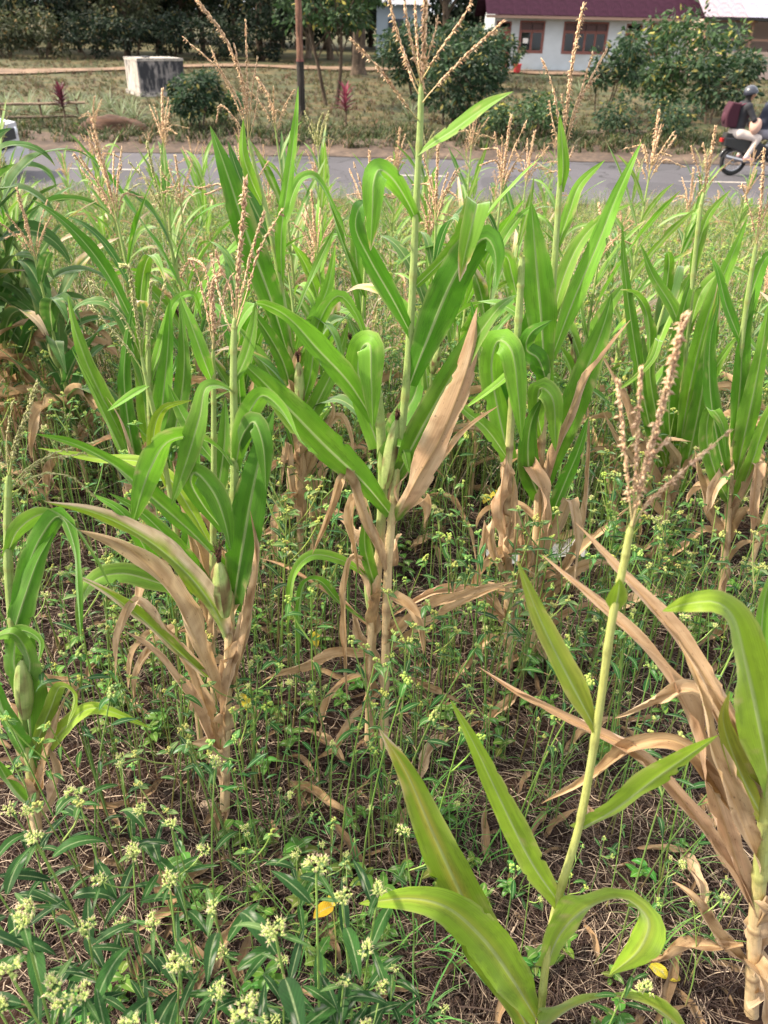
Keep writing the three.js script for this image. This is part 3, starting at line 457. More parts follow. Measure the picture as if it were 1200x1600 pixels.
// plant at the lower right edge, mostly dry
heroPlant('half-dead maize plant with long arching tan leaves at the lower right edge', [1168, 1600], 1.0, {
  seed: 24, wf: 1.25, r0: 0.02, r1: 0.013, dryTo: 0.45, stalkGreen: [0.40, 0.42, 0.08], stalk: [[1180, 1450], [1196, 1280], [1212, 1120]],
  leaves: [
    [[[1206, 1240], [1188, 1140, -0.03], [1164, 1030, -0.05], [1144, 960, -0.06], [1116, 940, -0.07], [1080, 942, -0.06], [1035, 955, -0.02]], { w: 0.085, kind: 'lime', face: [1, 1, 1, 0.8, 0.5, 0.3], peak: 0.4 }],
    [[[1194, 1262], [1134, 1114, 0.05], [1078, 1022, 0.1], [1000, 926, 0.16], [898, 816, 0.24]], D(0.045, { face: 0.7, dryC: C.pink })],
    [[[1176, 1424], [1104, 1204, 0.06], [1050, 1072, 0.1], [982, 988, 0.15], [922, 930, 0.2], [846, 866, 0.26]], D(0.055, { face: 0.7, dryC: C.pink })],
    [[[1182, 1340], [1124, 1232, 0.05], [1060, 1160, 0.08], [1000, 1162, 0.1], [930, 1210, 0.12], [846, 1256, 0.14]], D(0.045, { face: 0.5, stain: 0.15 })],
    [[[1170, 1410], [1082, 1272, 0.06], [1002, 1182, 0.1], [902, 1130, 0.16], [748, 1042, 0.24]], D(0.05, { face: 0.7, dryC: C.pink })],
    [[[1194, 1250], [1132, 1142, 0.04], [1082, 1082, 0.07], [1036, 1086, 0.1], [960, 1122, 0.12]], D(0.05, { face: 0.6, dryC: C.pale })],
    [[[1166, 1510], [1104, 1442, 0.03], [1080, 1400, 0.05], [1050, 1376, 0.08]], D(0.045, { stain: 0.2 })],
    [[[1162, 1480], [1090, 1478, 0.02], [1040, 1500, 0.04], [985, 1508, 0.06]], D(0.04, { stain: 0.35 })],
    [[[1198, 1290], [1150, 1190, 0.0], [1130, 1120, 0.02], [1140, 1080, 0.03]], { w: 0.05, kind: 'lime', face: 0.9, yellow: 0.5 }],
    [[[1190, 1360], [1150, 1260, -0.02], [1110, 1160, 0.0], [1090, 1060, 0.04], [1060, 1000, 0.08]], D(0.05, { face: 0.8 })],
    [[[1205, 1200], [1190, 1040, 0.1], [1196, 930, 0.14], [1215, 880, 0.14]], { w: 0.05, kind: 'light', face: 0.8 }],
  ],
});
// plant at the left edge
heroPlant('bright maize plant with a curled whorl and arched leaves at the left edge', [66, 1335], 1.46, {
  seed: 27, r0: 0.02, r1: 0.006, dryTo: 0.16, stalk: [[48, 1200], [28, 1040], [14, 900], [12, 800], [14, 740]],
  leaves: [
    [[[22, 1015], [34, 920, -0.03], [66, 836, -0.06], [96, 806, -0.08], [116, 850, -0.1], [122, 920, -0.1], [127, 995, -0.1]], { w: 0.062, kind: 'green', face: [0.8, 0.8, 0.7, 0.6, 0.8], peak: 0.4 }],
    [[[10, 870], [30, 826, -0.03], [74, 802, -0.06], [112, 822, -0.09], [146, 870, -0.1], [176, 925, -0.1]], { w: 0.06, kind: 'light', face: 0.5, peak: 0.4 }],
    [[[18, 1000], [40, 930, -0.04], [62, 870, -0.06], [84, 832, -0.06]], { w: 0.075, kind: 'green', face: 0.95, start: 0.7 }],
    [[[34, 1090], [22, 1030, -0.05], [34, 985, -0.08], [62, 1000, -0.1], [60, 1035, -0.11]], { w: 0.07, kind: 'green', face: 0.7, start: 0.7 }],
    [[[36, 1080], [46, 1030, -0.06], [20, 990, -0.09], [-20, 1000, -0.08]], { w: 0.07, kind: 'light', face: 0.7, start: 0.7 }],
    [[[50, 1190], [44, 1100, -0.03], [40, 1040, -0.04], [50, 980, -0.04]], { w: 0.1, kind: 'light', face: 1, start: 0.9, peak: 0.4, fold: 0.6 }],
    [[[50, 1180], [78, 1110, -0.04], [98, 1072, -0.07], [116, 1086, -0.09], [104, 1138, -0.09]], { w: 0.05, kind: 'lime', face: 0.6 }],
    [[[70, 1180], [100, 1138, -0.04], [146, 1106, -0.08], [190, 1118, -0.1], [236, 1138, -0.1]], { w: 0.055, kind: 'lime', face: 0.7 }],
    [[[56, 1240], [84, 1150, -0.03], [100, 1098, -0.04], [120, 1060, 0.0]], D(0.045, { face: 0.6 })],
    [[[52, 1200], [10, 1120, -0.04], [-20, 1060, -0.06], [-60, 1040, -0.06]], { w: 0.08, kind: 'green', face: 0.8 }],
    [[[60, 1280], [88, 1220, -0.02], [72, 1160, -0.03]], D(0.06, { face: 0.8, dryC: C.pale })],
    [[[56, 1270], [20, 1230, -0.03], [-10, 1180, -0.04]], { w: 0.07, kind: 'green', face: 0.8 }],
  ],
  ears: [[[40, 1120, -0.03], [34, 1030, -0.04], 0.03, 0.1, 0.03]],
  tassel: [[[14, 745], [22, 700], [40, 650], [58, 600]], [[14, 760], [60, 720], [110, 712], [170, 700]], [[14, 770], [40, 740], [80, 710], [150, 690]], [[14, 780], [60, 742], [110, 745], [150, 778]], [[14, 750], [10, 690], [20, 630]]], fresh: true, tdens: 300,
});
// group right of the middle
heroPlant('maize plant with upright paddle-shaped leaf and pinkish dead sheaths, right of the middle plant', [832, 1035], 2.27, {
  seed: 31, r0: 0.02, r1: 0.006, dryTo: 0.42, stalk: [[836, 900], [842, 760], [850, 640], [858, 540], [866, 420], [874, 300], [879, 240]],
  leaves: [
    [[[852, 600], [846, 500, -0.03], [838, 410, -0.03], [830, 315, 0.0]], { w: 0.115, kind: 'green', face: 1, peak: 0.5, fold: 0.1, start: 0.6 }],
    [[[862, 560], [896, 470, 0.02], [930, 390, 0.05], [962, 310, 0.1], [1002, 222, 0.15]], { w: 0.072, kind: 'light', face: 0.6 }],
    [[[858, 520], [882, 430, 0.04], [912, 370, 0.08], [950, 335, 0.12], [988, 318, 0.14]], { w: 0.06, kind: 'light', face: 0.5 }],
    [[[848, 770], [876, 690, -0.02], [912, 590, -0.02], [946, 500, 0.0], [956, 458, 0.02]], { w: 0.105, kind: 'green', face: 0.85, peak: 0.55 }],
    [[[848, 690], [840, 640, -0.05], [846, 606, -0.09], [862, 620, -0.12], [868, 705, -0.12]], { w: 0.085, kind: 'light', face: [0.8, 1, 1, 1], peak: 0.5 }],
    [[[846, 560], [815, 568, -0.04], [780, 598, -0.08], [724, 640, -0.1]], { w: 0.045, kind: 'light', face: 0.3 }],
    [[[855, 600], [840, 560, -0.05], [822, 545, -0.07], [830, 520, -0.08], [862, 500, -0.06]], { w: 0.08, kind: 'green', face: 0.9 }],
    [[[844, 780], [826, 730, -0.05], [830, 660, -0.07], [848, 620, -0.07]], { w: 0.09, kind: 'green', face: 0.9, start: 0.8 }],
    [[[852, 830], [880, 760, -0.02], [905, 700, -0.03], [920, 650, -0.02]], { w: 0.07, kind: 'green', face: 0.8 }],
    [[[870, 390], [890, 330, 0.02], [905, 290, 0.04], [945, 250, 0.08]], { w: 0.045, kind: 'light', face: 0.6 }],
    [[[877, 300], [880, 260, -0.02], [878, 220, -0.02], [874, 178, 0.0]], { w: 0.04, kind: 'light', face: 1 }],
    [[[850, 780], [880, 680, -0.06], [918, 590, -0.08], [940, 560, -0.08], [985, 500, -0.05]], D(0.055, { face: 0.7, dryC: C.pink })],
    [[[838, 760], [832, 728, -0.06], [846, 760, -0.1], [856, 845, -0.1]], D(0.075, { face: 1, dryC: C.pink, fold: 0.2 })],
    [[[836, 960], [846, 860, -0.03], [850, 770, -0.04], [858, 700, -0.03]], D(0.08, { face: 0.9, start: 0.9 })],
    [[[836, 990], [812, 900, -0.02], [822, 800, -0.03]], D(0.055, { face: 0.8, stain: 0.3 })],
    [[[834, 1000], [870, 900, 0.0], [908, 840, 0.0], [920, 700, 0.0], [918, 610, 0.02]], D(0.045, { face: 0.6, stain: 0.3 })],
    [[[834, 1010], [780, 1050, -0.05], [730, 1110, -0.08], [690, 1190, -0.1], [670, 1215, -0.1]], D(0.055, { face: 0.5 })],
    [[[834, 1000], [860, 1040, -0.05], [872, 1110, -0.06]], D(0.045, {})],
    [[[838, 900], [870, 830, -0.05], [892, 780, -0.08], [900, 840, -0.1], [896, 920, -0.1]], D(0.06, { face: 0.8, dryC: C.pale })],
    [[[836, 940], [880, 900, -0.02], [930, 880, -0.02], [990, 900, 0.0]], D(0.06, { face: 0.7 })],
    [[[836, 1000], [880, 960, -0.04], [940, 950, -0.05], [985, 985, -0.05]], D(0.05, { face: 0.6, dryC: C.pink })],
    [[[836, 980], [890, 880, 0.05], [950, 820, 0.1], [985, 790, 0.14]], D(0.05, { face: 0.7 })],
  ],
  tassel: [[[879, 240], [886, 170], [896, 90], [912, 8]], [[880, 235], [872, 180], [862, 130], [848, 95]], [[880, 230], [882, 190], [878, 150]], [[881, 225], [905, 160], [930, 110], [950, 75]], [[881, 230], [898, 170], [912, 130], [925, 85]], [[881, 240], [895, 190], [908, 150], [932, 120]], [[880, 240], [866, 200], [858, 160]]],
});
heroPlant('maize plant with a broad folded leaf and bare reddish stalk, right of the middle plant', [796, 1045], 2.22, {
  seed: 33, r0: 0.019, r1: 0.009, dryTo: 0.45, stalk: [[794, 900], [792, 780], [798, 660], [806, 560], [812, 470], [816, 400]],
  leaves: [
    [[[796, 720], [778, 640, 0.0], [768, 570, 0.0], [780, 532, -0.04], [798, 545, -0.08], [810, 620, -0.1], [815, 690, -0.1]], { w: 0.1, kind: 'light', face: 1, peak: 0.5, start: 0.7 }],
    [[[796, 720], [760, 670, -0.05], [725, 640, -0.08], [690, 600, -0.08]], { w: 0.06, kind: 'light', face: 0.7 }],
    [[[800, 640], [780, 560, 0.05], [750, 520, 0.08], [735, 470, 0.1]], { w: 0.07, kind: 'green', face: 0.7 }],
    [[[806, 560], [830, 500, 0.05], [846, 440, 0.1], [850, 390, 0.1]], { w: 0.06, kind: 'green', face: 0.8 }],
    [[[812, 480], [800, 430, 0.0], [790, 400, -0.03], [770, 410, -0.06], [764, 460, -0.06]], { w: 0.05, kind: 'light', face: 0.8 }],
    [[[792, 860], [782, 780, -0.04], [792, 710, -0.05]], D(0.08, { face: 0.95, start: 0.9, dryC: C.pink })],
    [[[794, 900], [806, 820, -0.04], [802, 740, -0.05]], D(0.07, { face: 0.95, start: 0.9 })],
    [[[796, 1000], [756, 930, -0.05], [700, 955, -0.08], [655, 1005, -0.1]], D(0.05, { face: 0.6 })],
    [[[798, 940], [830, 870, -0.03], [822, 800, -0.03]], D(0.05, { face: 0.7, stain: 0.3 })],
    [[[796, 1010], [760, 1000, -0.05], [720, 1050, -0.08], [700, 1120, -0.1]], D(0.055, { face: 0.5, stain: 0.1 })],
    [[[796, 980], [740, 930, -0.08], [680, 925, -0.12], [610, 965, -0.15]], D(0.065, { face: 0.7, dryC: C.pink })],
    [[[797, 930], [770, 860, -0.05], [760, 820, -0.08], [752, 880, -0.1], [748, 950, -0.1]], D(0.05, { face: 0.7, stain: 0.2 })],
  ],
});

heroPlant('tall maize plant with a very long bright leaf, between the left and middle plants', [470, 880], 2.85, {
  seed: 36, r0: 0.019, r1: 0.0055, dryTo: 0.4, stalk: [[468, 780], [462, 660], [452, 540], [436, 430], [416, 330], [398, 260], [388, 215]],
  leaves: [
    [[[452, 560], [424, 470, -0.05], [384, 360, -0.08], [352, 262, -0.08], [328, 196, -0.05]], { w: 0.125, kind: 'green', face: 0.95, peak: 0.45, fold: 0.12 }],
    [[[440, 450], [440, 360, -0.03], [452, 270, -0.03], [462, 190, 0.0], [466, 135, 0.03]], { w: 0.055, kind: 'light', face: 0.8 }],
    [[[410, 320], [392, 280, -0.04], [380, 240, -0.05], [380, 186, -0.03]], { w: 0.05, kind: 'light', face: 0.9 }],
    [[[425, 380], [400, 330, 0.03], [372, 270, 0.06], [356, 220, 0.08]], { w: 0.07, kind: 'dark', face: 0.8 }],
    [[[430, 400], [446, 340, 0.04], [470, 280, 0.08], [490, 275, 0.1], [520, 320, 0.12], [545, 380, 0.12]], { w: 0.06, kind: 'green', face: 0.5 }],
    [[[458, 620], [440, 560, -0.05], [404, 500, -0.08], [380, 470, -0.08]], { w: 0.08, kind: 'green', face: 0.8 }],
    [[[456, 600], [482, 520, -0.02], [512, 450, 0.0], [524, 380, 0.02]], { w: 0.075, kind: 'light', face: 0.9 }],
    [[[462, 660], [484, 590, -0.04], [500, 500, -0.06], [530, 462, -0.08], [556, 490, -0.1], [580, 560, -0.1]], { w: 0.075, kind: 'light', face: 0.7 }],
    [[[464, 690], [500, 620, -0.03], [528, 560, -0.02], [545, 500, 0.0]], { w: 0.085, kind: 'light', face: 0.9 }],
    [[[466, 720], [440, 640, -0.03], [410, 590, -0.04], [400, 640, -0.06], [396, 700, -0.06]], { w: 0.06, kind: 'green', face: 0.7 }],
    [[[468, 760], [500, 690, -0.03], [520, 640, -0.05], [512, 620, -0.05]], D(0.06, { face: 0.8 })],
    [[[468, 800], [430, 820, -0.04], [405, 840, -0.05]], D(0.05, { face: 0.6, dryC: C.pink })],
    [[[468, 780], [490, 700, -0.03], [530, 650, -0.03], [548, 690, -0.05], [545, 760, -0.05]], D(0.05, { face: 0.7 })],
    [[[468, 820], [452, 740, -0.04], [448, 690, -0.04], [440, 760, -0.06]], D(0.05, { face: 0.7, dryC: C.pale })],
    [[[470, 850], [474, 760, -0.04], [470, 690, -0.04]], D(0.06, { face: 0.9, start: 0.9 })],
    [[[470, 800], [500, 830, -0.02], [520, 860, -0.02]], D(0.05, {})],
  ],
  ears: [[[470, 640, -0.04], [466, 565, -0.05], 0.026, 0.2, 0.05]],
  tassel: [[[388, 215], [382, 140], [352, 60], [308, 0]], [[388, 210], [386, 120], [384, 34]], [[387, 205], [345, 115], [286, 58]], [[389, 205], [394, 140], [402, 92]], [[388, 205], [376, 120], [366, 70]], [[388, 212], [374, 160], [340, 100], [330, 75]], [[389, 220], [400, 170], [404, 130]], [[388, 222], [370, 190], [345, 165], [338, 190]]],
});

heroPlant('broad upright maize plant behind the pinkish foreground tassel', [1040, 850], 3.0, {
  seed: 37, r0: 0.02, r1: 0.006, dryTo: 0.36, stalk: [[1044, 760], [1052, 680], [1064, 600], [1074, 520], [1084, 420], [1094, 330], [1100, 300]],
  leaves: [
    [[[1030, 730], [1004, 610, -0.03], [986, 500, -0.03], [975, 410, 0.0], [972, 345, 0.02]], { w: 0.075, kind: 'green', face: 0.95, start: 0.7 }],
    [[[1056, 750], [1072, 640, -0.05], [1092, 545, -0.06], [1114, 470, -0.05], [1148, 390, 0.0], [1168, 340, 0.04]], { w: 0.105, kind: 'light', face: 0.95, peak: 0.5 }],
    [[[1062, 770], [1088, 660, -0.08], [1106, 560, -0.1], [1120, 480, -0.1], [1124, 425, -0.08]], { w: 0.095, kind: 'green', face: 0.9, dry: 0.15 }],
    [[[1050, 730], [1046, 620, -0.03], [1060, 520, -0.03], [1080, 440, 0.0], [1094, 400, 0.02]], { w: 0.1, kind: 'green', face: 1 }],
    [[[1046, 740], [1026, 650, -0.06], [1016, 570, -0.08], [1030, 530, -0.1], [1020, 560, -0.14], [990, 592, -0.14], [945, 622, -0.12]], { w: 0.055, kind: 'light', face: 0.6 }],
    [[[1062, 690], [1100, 610, 0.02], [1130, 556, 0.04], [1156, 520, 0.06]], { w: 0.07, kind: 'light', face: 0.7 }],
    [[[1080, 440], [1090, 390, 0.0], [1108, 335, 0.02], [1142, 296, 0.04]], { w: 0.05, kind: 'light', face: 0.7 }],
    [[[1072, 540], [1050, 480, 0.05], [1020, 430, 0.08], [1000, 380, 0.1]], { w: 0.07, kind: 'green', face: 0.8 }],
    [[[1076, 520], [1100, 450, 0.05], [1140, 420, 0.08], [1186, 440, 0.1]], { w: 0.06, kind: 'light', face: 0.5 }],
    [[[1040, 790], [1002, 700, -0.04], [962, 600, -0.05], [934, 545, -0.04]], D(0.085, { face: 0.9, dryC: C.pink, fold: 0.2 })],
    [[[1046, 800], [1082, 722, -0.05], [1132, 682, -0.08], [1205, 652, -0.1]], D(0.055, { face: 0.6 })],
    [[[1042, 820], [1006, 760, -0.03], [980, 710, -0.04], [940, 640, -0.02]], D(0.06, { face: 0.8 })],
    [[[1040, 830], [1000, 860, -0.05], [960, 800, -0.06], [940, 710, -0.05]], D(0.045, { face: 0.6 })],
    [[[1046, 790], [1060, 720, -0.08], [1044, 690, -0.1], [1080, 690, -0.12]], D(0.06, { face: 0.8, dryC: C.pale })],
  ],
  tassel: [[[1100, 305], [1108, 260], [1114, 225], [1118, 200]], [[1100, 302], [1090, 260], [1080, 230]], [[1100, 300], [1122, 270], [1144, 250]], [[1100, 300], [1104, 250], [1098, 222]]],
});
heroPlant('maize plant with hanging dry leaves by the right edge, above the half-dead one', [1140, 905], 2.65, {
  seed: 38, r0: 0.02, r1: 0.006, dryTo: 0.4, stalk: [[1138, 800], [1142, 720], [1148, 640], [1158, 540], [1172, 440], [1182, 380]],
  leaves: [
    [[[1142, 770], [1122, 690, -0.04], [1110, 610, -0.05], [1110, 530, -0.04], [1124, 468, -0.02]], { w: 0.09, kind: 'green', face: 0.95 }],
    [[[1148, 750], [1170, 650, -0.05], [1188, 560, -0.06], [1202, 470, -0.04]], { w: 0.095, kind: 'light', face: 0.95 }],
    [[[1146, 710], [1156, 610, -0.02], [1162, 530, 0.0], [1180, 450, 0.02]], { w: 0.085, kind: 'green', face: 1 }],
    [[[1146, 800], [1176, 720, -0.08], [1200, 650, -0.1], [1230, 590, -0.1]], { w: 0.08, kind: 'light', face: 0.8 }],
    [[[1142, 790], [1118, 740, -0.08], [1104, 680, -0.1], [1112, 640, -0.12], [1128, 660, -0.14], [1136, 720, -0.14]], { w: 0.075, kind: 'light', face: 0.9 }],
    [[[1162, 520], [1180, 440, 0.04], [1200, 400, 0.06], [1220, 420, 0.08]], { w: 0.06, kind: 'green', face: 0.7 }],
    [[[1160, 540], [1136, 480, 0.04], [1120, 420, 0.06], [1110, 400, 0.08]], { w: 0.06, kind: 'green', face: 0.8 }],
    [[[1140, 820], [1168, 760, -0.05], [1182, 722, -0.08], [1178, 780, -0.1], [1172, 858, -0.1]], D(0.075, { face: 0.9, dryC: C.pink, fold: 0.2 })],
    [[[1140, 850], [1170, 800, -0.05], [1195, 850, -0.06], [1215, 890, -0.06]], D(0.06, { face: 0.7 })],
    [[[1138, 860], [1110, 800, -0.03], [1090, 740, -0.03], [1085, 700, -0.02]], D(0.06, { face: 0.8 })],
    [[[1138, 870], [1130, 930, -0.05], [1120, 960, -0.06]], D(0.04, { face: 0.7, dryC: C.pale })],
    [[[1138, 860], [1100, 830, -0.02], [1060, 860, -0.02], [1020, 900, 0.0]], D(0.05, { face: 0.6 })],
  ],
  tassel: [[[1182, 380], [1188, 330], [1192, 280], [1194, 235]], [[1182, 380], [1172, 330], [1160, 290]], [[1183, 378], [1196, 330], [1206, 300]]],
});
heroPlant('dense maize plant with wide upright leaves behind the open five-branched tassel', [240, 850], 2.9, {
  seed: 39, r0: 0.02, r1: 0.008, dryTo: 0.25, stalk: [[240, 770], [237, 690], [233, 610], [232, 520], [234, 450]],
  leaves: [
    [[[226, 770], [184, 670, -0.04], [142, 582, -0.06], [116, 510, -0.05], [106, 462, -0.02]], { w: 0.09, kind: 'light', face: 0.9, peak: 0.5 }],
    [[[234, 790], [206, 690, -0.05], [194, 590, -0.06], [200, 520, -0.05], [208, 465, -0.02]], { w: 0.085, kind: 'green', face: 0.95 }],
    [[[242, 770], [252, 650, -0.02], [262, 545, 0.0], [266, 465, 0.03]], { w: 0.11, kind: 'green', face: 0.95 }],
    [[[240, 740], [226, 630, 0.03], [222, 530, 0.05], [230, 440, 0.08], [234, 395, 0.1]], { w: 0.085, kind: 'light', face: 0.9 }],
    [[[232, 790], [188, 700, -0.08], [150, 620, -0.1], [112, 545, -0.1]], { w: 0.07, kind: 'light', face: 0.6 }],
    [[[246, 760], [276, 660, -0.04], [288, 570, -0.04], [284, 500, -0.02], [280, 470, 0.0]], { w: 0.1, kind: 'green', face: 0.95 }],
    [[[236, 650], [214, 560, 0.04], [176, 480, 0.08], [150, 470, 0.1], [120, 480, 0.12], [100, 520, 0.12]], { w: 0.065, kind: 'dark', face: 0.5 }],
    [[[234, 600], [256, 520, 0.04], [276, 470, 0.06], [300, 460, 0.08], [316, 500, 0.1]], { w: 0.06, kind: 'light', face: 0.6 }],
    [[[234, 800], [204, 710, -0.1], [184, 650, -0.1], [166, 620, -0.08]], D(0.035, { face: 0.8, dryC: C.pale })],
    [[[238, 830], [210, 800, -0.04], [190, 760, -0.05]], D(0.05, { face: 0.7 })],
    [[[240, 830], [262, 770, -0.05], [258, 720, -0.06]], D(0.045, { face: 0.7 })],
  ],
});

// ---- fuller plants behind these, shaped by rule; pixel foot, distance, height
const midHeroes = [
  [[1180, 860], 2.9, { h: 1.45, seed: 44, leaves: 9, up: 0.8, w: 0.08, leafL: 0.6, az: 1.4, dryLeaves: 4, tl: 0.28, from: 0.35 }, 'maize plant cut by the right edge beside the hanging dry leaves'],
  [[955, 800], 3.25, { h: 1.3, seed: 45, leaves: 7, up: 0.8, w: 0.08, leafL: 0.55, az: 2.1, dryLeaves: 7, tassel: false, from: 0.35 }, 'low maize plant with many tan leaves between the two right-hand clumps'],
  [[275, 830], 3.1, { h: 1.5, seed: 47, leaves: 9, up: 0.95, w: 0.074, leafL: 0.7, az: 0.7, dryLeaves: 4, tl: 0.3 }, 'upright maize plant with a pale bent tassel behind the slim plant'],
  [[490, 850], 2.95, { h: 1.3, seed: 49, leaves: 9, up: 0.6, w: 0.08, leafL: 0.66, az: 0.3, dryLeaves: 6, tassel: false, from: 0.35 }, 'maize plant with arching leaves and a bare ear behind the folded-leaf plant'],
  [[60, 735], 3.75, { h: 1.75, seed: 50, leaves: 12, up: 0.45, w: 0.105, leafL: 0.72, az: 0.2, dryLeaves: 6, kind: 'dark', tl: 0.3, from: 0.3 }, 'dark bushy maize plant at the left edge below the white vehicle'],
  [[20, 700], 3.95, { h: 1.6, seed: 51, leaves: 12, up: 0.4, w: 0.105, leafL: 0.7, az: 1.1, dryLeaves: 5, kind: 'dark', tassel: false, from: 0.3 }, 'dark maize plant without tassel cut by the left edge'],
  [[110, 705], 4.0, { h: 1.7, seed: 52, leaves: 11, up: 0.5, w: 0.105, leafL: 0.68, az: 2.4, dryLeaves: 5, kind: 'dark', tl: 0.34, from: 0.3 }, 'dark maize plant with a long thin tassel beside the bushy one on the left'],
  [[665, 800], 3.2, { h: 1.5, seed: 53, leaves: 9, up: 0.55, w: 0.074, leafL: 0.62, az: 0.8, dryLeaves: 5, tl: 0.28, from: 0.35 }, 'maize plant seen just behind the tall middle stalk'],
  [[735, 770], 3.5, { h: 1.55, seed: 54, leaves: 9, up: 0.6, w: 0.074, leafL: 0.62, az: 2.2, dryLeaves: 5, tl: 0.3, from: 0.3 }, 'maize plant framed between the tall middle plant and the paddle-leaved one'],
  [[390, 800], 3.3, { h: 1.45, seed: 55, leaves: 9, up: 0.7, w: 0.074, leafL: 0.6, az: 0.9, dryLeaves: 4, tl: 0.3, from: 0.3 }, 'maize plant just behind the tassel of the leafy left plant'],
  [[560, 760], 3.6, { h: 1.4, seed: 56, leaves: 9, up: 0.55, w: 0.074, leafL: 0.6, az: 1.9, dryLeaves: 5, tl: 0.28, from: 0.3 }, 'maize plant in the gap above the flat folded leaf'],
];
for (const [px, d, o, label] of midHeroes) { const b = At(px[0], px[1], d); b.y = 0; autoMaize(maizeRoot(label, b), o); }

{ // second rank of fuller plants, left to right
  const ranks = [[-15, 800, 3.3, 1.65, 1], [25, 745, 3.7, 1.8, 1], [95, 735, 3.8, 1.75, 1], [140, 775, 3.55, 1.25, 1], [335, 765, 3.65, 1.35, 0], [515, 735, 3.85, 1.3, 0], [700, 742, 3.8, 1.3, 0], [880, 755, 3.7, 1.35, 0], [1165, 765, 3.6, 1.35, 0], [40, 640, 4.6, 1.75, 1]].sort((a, b) => a[0] - b[0]);
  const ord = ['first', 'second', 'third', 'fourth', 'fifth', 'sixth', 'seventh', 'eighth', 'ninth', 'tenth', 'eleventh', 'twelfth', 'thirteenth', 'fourteenth', 'fifteenth', 'sixteenth'], R = rng(616);
  ranks.forEach(([px, py, d, h, dk], i) => { const b = At(px, py, d); b.y = 0; autoMaize(maizeRoot(`maize plant of the second rank behind the near plants, ${ord[i]} from the left`, b, 'second rank of maize plants'), { h: h * (0.9 + 0.15 * R()), seed: 700 + i, leaves: 10 + Math.floor(R() * 4), up: dk ? 0.45 : 0.6 + 0.3 * R(), w: (dk ? 0.1 : 0.07) + 0.012 * R(), leafL: 0.62, dryLeaves: 7, kind: dk ? 'dark' : R() < 0.4 ? 'light' : undefined, tl: 0.3, ts: 0.5, tb: R() < 0.3 ? 0.8 : 0.2, from: 0.28, tassel: R() < 0.75, fresh: R() < 0.15 }); });
}

// ---- the rest of the field: prototypes copied along the rows
{
  const protos = [];
  for (let k = 0; k < 9; k++) {
    const g = new THREE.Group(); g.name = 'maize_plant'; g.userData = { category: 'maize plant' };
    autoMaize(g, { h: 1.15 + 0.07 * k, seed: 200 + k, leaves: 9 + (k % 4), up: [0.5, 0.8, 0.65][k % 3], w: 0.06, leafL: 0.56, dryLeaves: 6 + (k % 3), kind: k % 2 ? 'light' : undefined, far: true, tl: 0.33, tn: 7 + (k % 4), ts: 0.4 + 0.1 * (k % 3), tb: k % 4 === 0 ? 0.9 : 0.25, fresh: k === 4, from: 0.3, ear: k % 2 === 0, tassel: k !== 5 });
    protos.push(g);
  }
  const R = rng(4242); let idx = 0;
  const zones = { near: 'maize plants of the middle rows', far: 'maize plants of the back rows', right: 'scattered maize plants in the weeds on the right' };
  for (let d = 4.3; d < 13; d += 0.62 + d * 0.018) {
    const half = d * 0.56 + 0.4;
    for (let x = -half; x < half; x += 0.58 + 0.05 * d) {
      const xx = x + (R() - 0.5) * 0.35, dd = d + (R() - 0.5) * 0.45; const weedy = xx > 0.14 * dd && dd > 5.2;
      if (R() < (weedy ? 0.5 : dd > 9.5 ? 0.3 : 0.12)) continue;
      const zone = weedy ? 'right' : dd < 7.6 ? 'near' : 'far';
      const label = { near: 'tasselled maize plant in the middle rows of the field', far: 'small distant maize plant in the back rows before the road', right: 'lone maize plant among the tall weeds at the right, before the road' }[zone];
      copyThing(protos[Math.floor(R() * protos.length)], V(xx, terrain(xx, -dd), -dd), R() * 6.28, (0.8 + 0.26 * R()) * lerp(0.95, 0.66, step(5, 11, dd)), label, zones[zone]); idx++;
    }
  }
}

// ------------------------------------------------------------------ flowering weeds
const WC = { leaf: [0.012, 0.055, 0.013], leaf2: [0.036, 0.125, 0.020], stem: [0.11, 0.22, 0.04], red: [0.26, 0.16, 0.08], head: [0.40, 0.46, 0.12], tip: [0.56, 0.38, 0.30] };
function ovate(gb, base, az, th0, th1, L, w, col, seed, n = 8) { // pointed elliptic leaf, folded along a pale midrib
  const pts = arcLeaf(base, az, th0, th1, L, 1.2, 0, n), W = V(-Math.sin(az), 0, Math.cos(az)), b0 = gb.p.length / 3;
  for (let i = 0; i <= n; i++) {
    const s = i / n, T = pts[Math.min(n, i + 1)].clone().sub(pts[Math.max(0, i - 1)]).normalize(), N = T.clone().cross(W), hw = Math.max(0.0006, w * 0.5 * Math.pow(Math.sin(Math.PI * Math.pow(clamp(0.03 + 0.97 * s), 0.8)), 0.85));
    [-1, -0.55, -0.14, -0.055, 0.055, 0.14, 0.55, 1].forEach((u) => { const au = Math.abs(u), nz = noise2(s * 5 + seed, u * 2 + seed, 3); let c = mulc(col, 0.85 + 0.3 * nz); if (au < 0.1) c = mixc(c, [0.32, 0.40, 0.20], 0.6); else if (hash(i, seed * 13 + Math.round(u * 4), 8) > 0.975) c = mixc(c, [0.5, 0.5, 0.42], 0.6); gb.v(pts[i].clone().addScaledVector(W, u * hw).addScaledVector(N, -0.22 * au * hw + 0.08 * hw * au * Math.sin(s * 11 + seed)), (u + 1) / 2, s, c); });
  }
  for (let i = 0; i < n; i++) for (let k = 0; k < 7; k++) { const a = b0 + i * 8 + k; gb.quad(a, a + 8, a + 9, a + 1); }
}
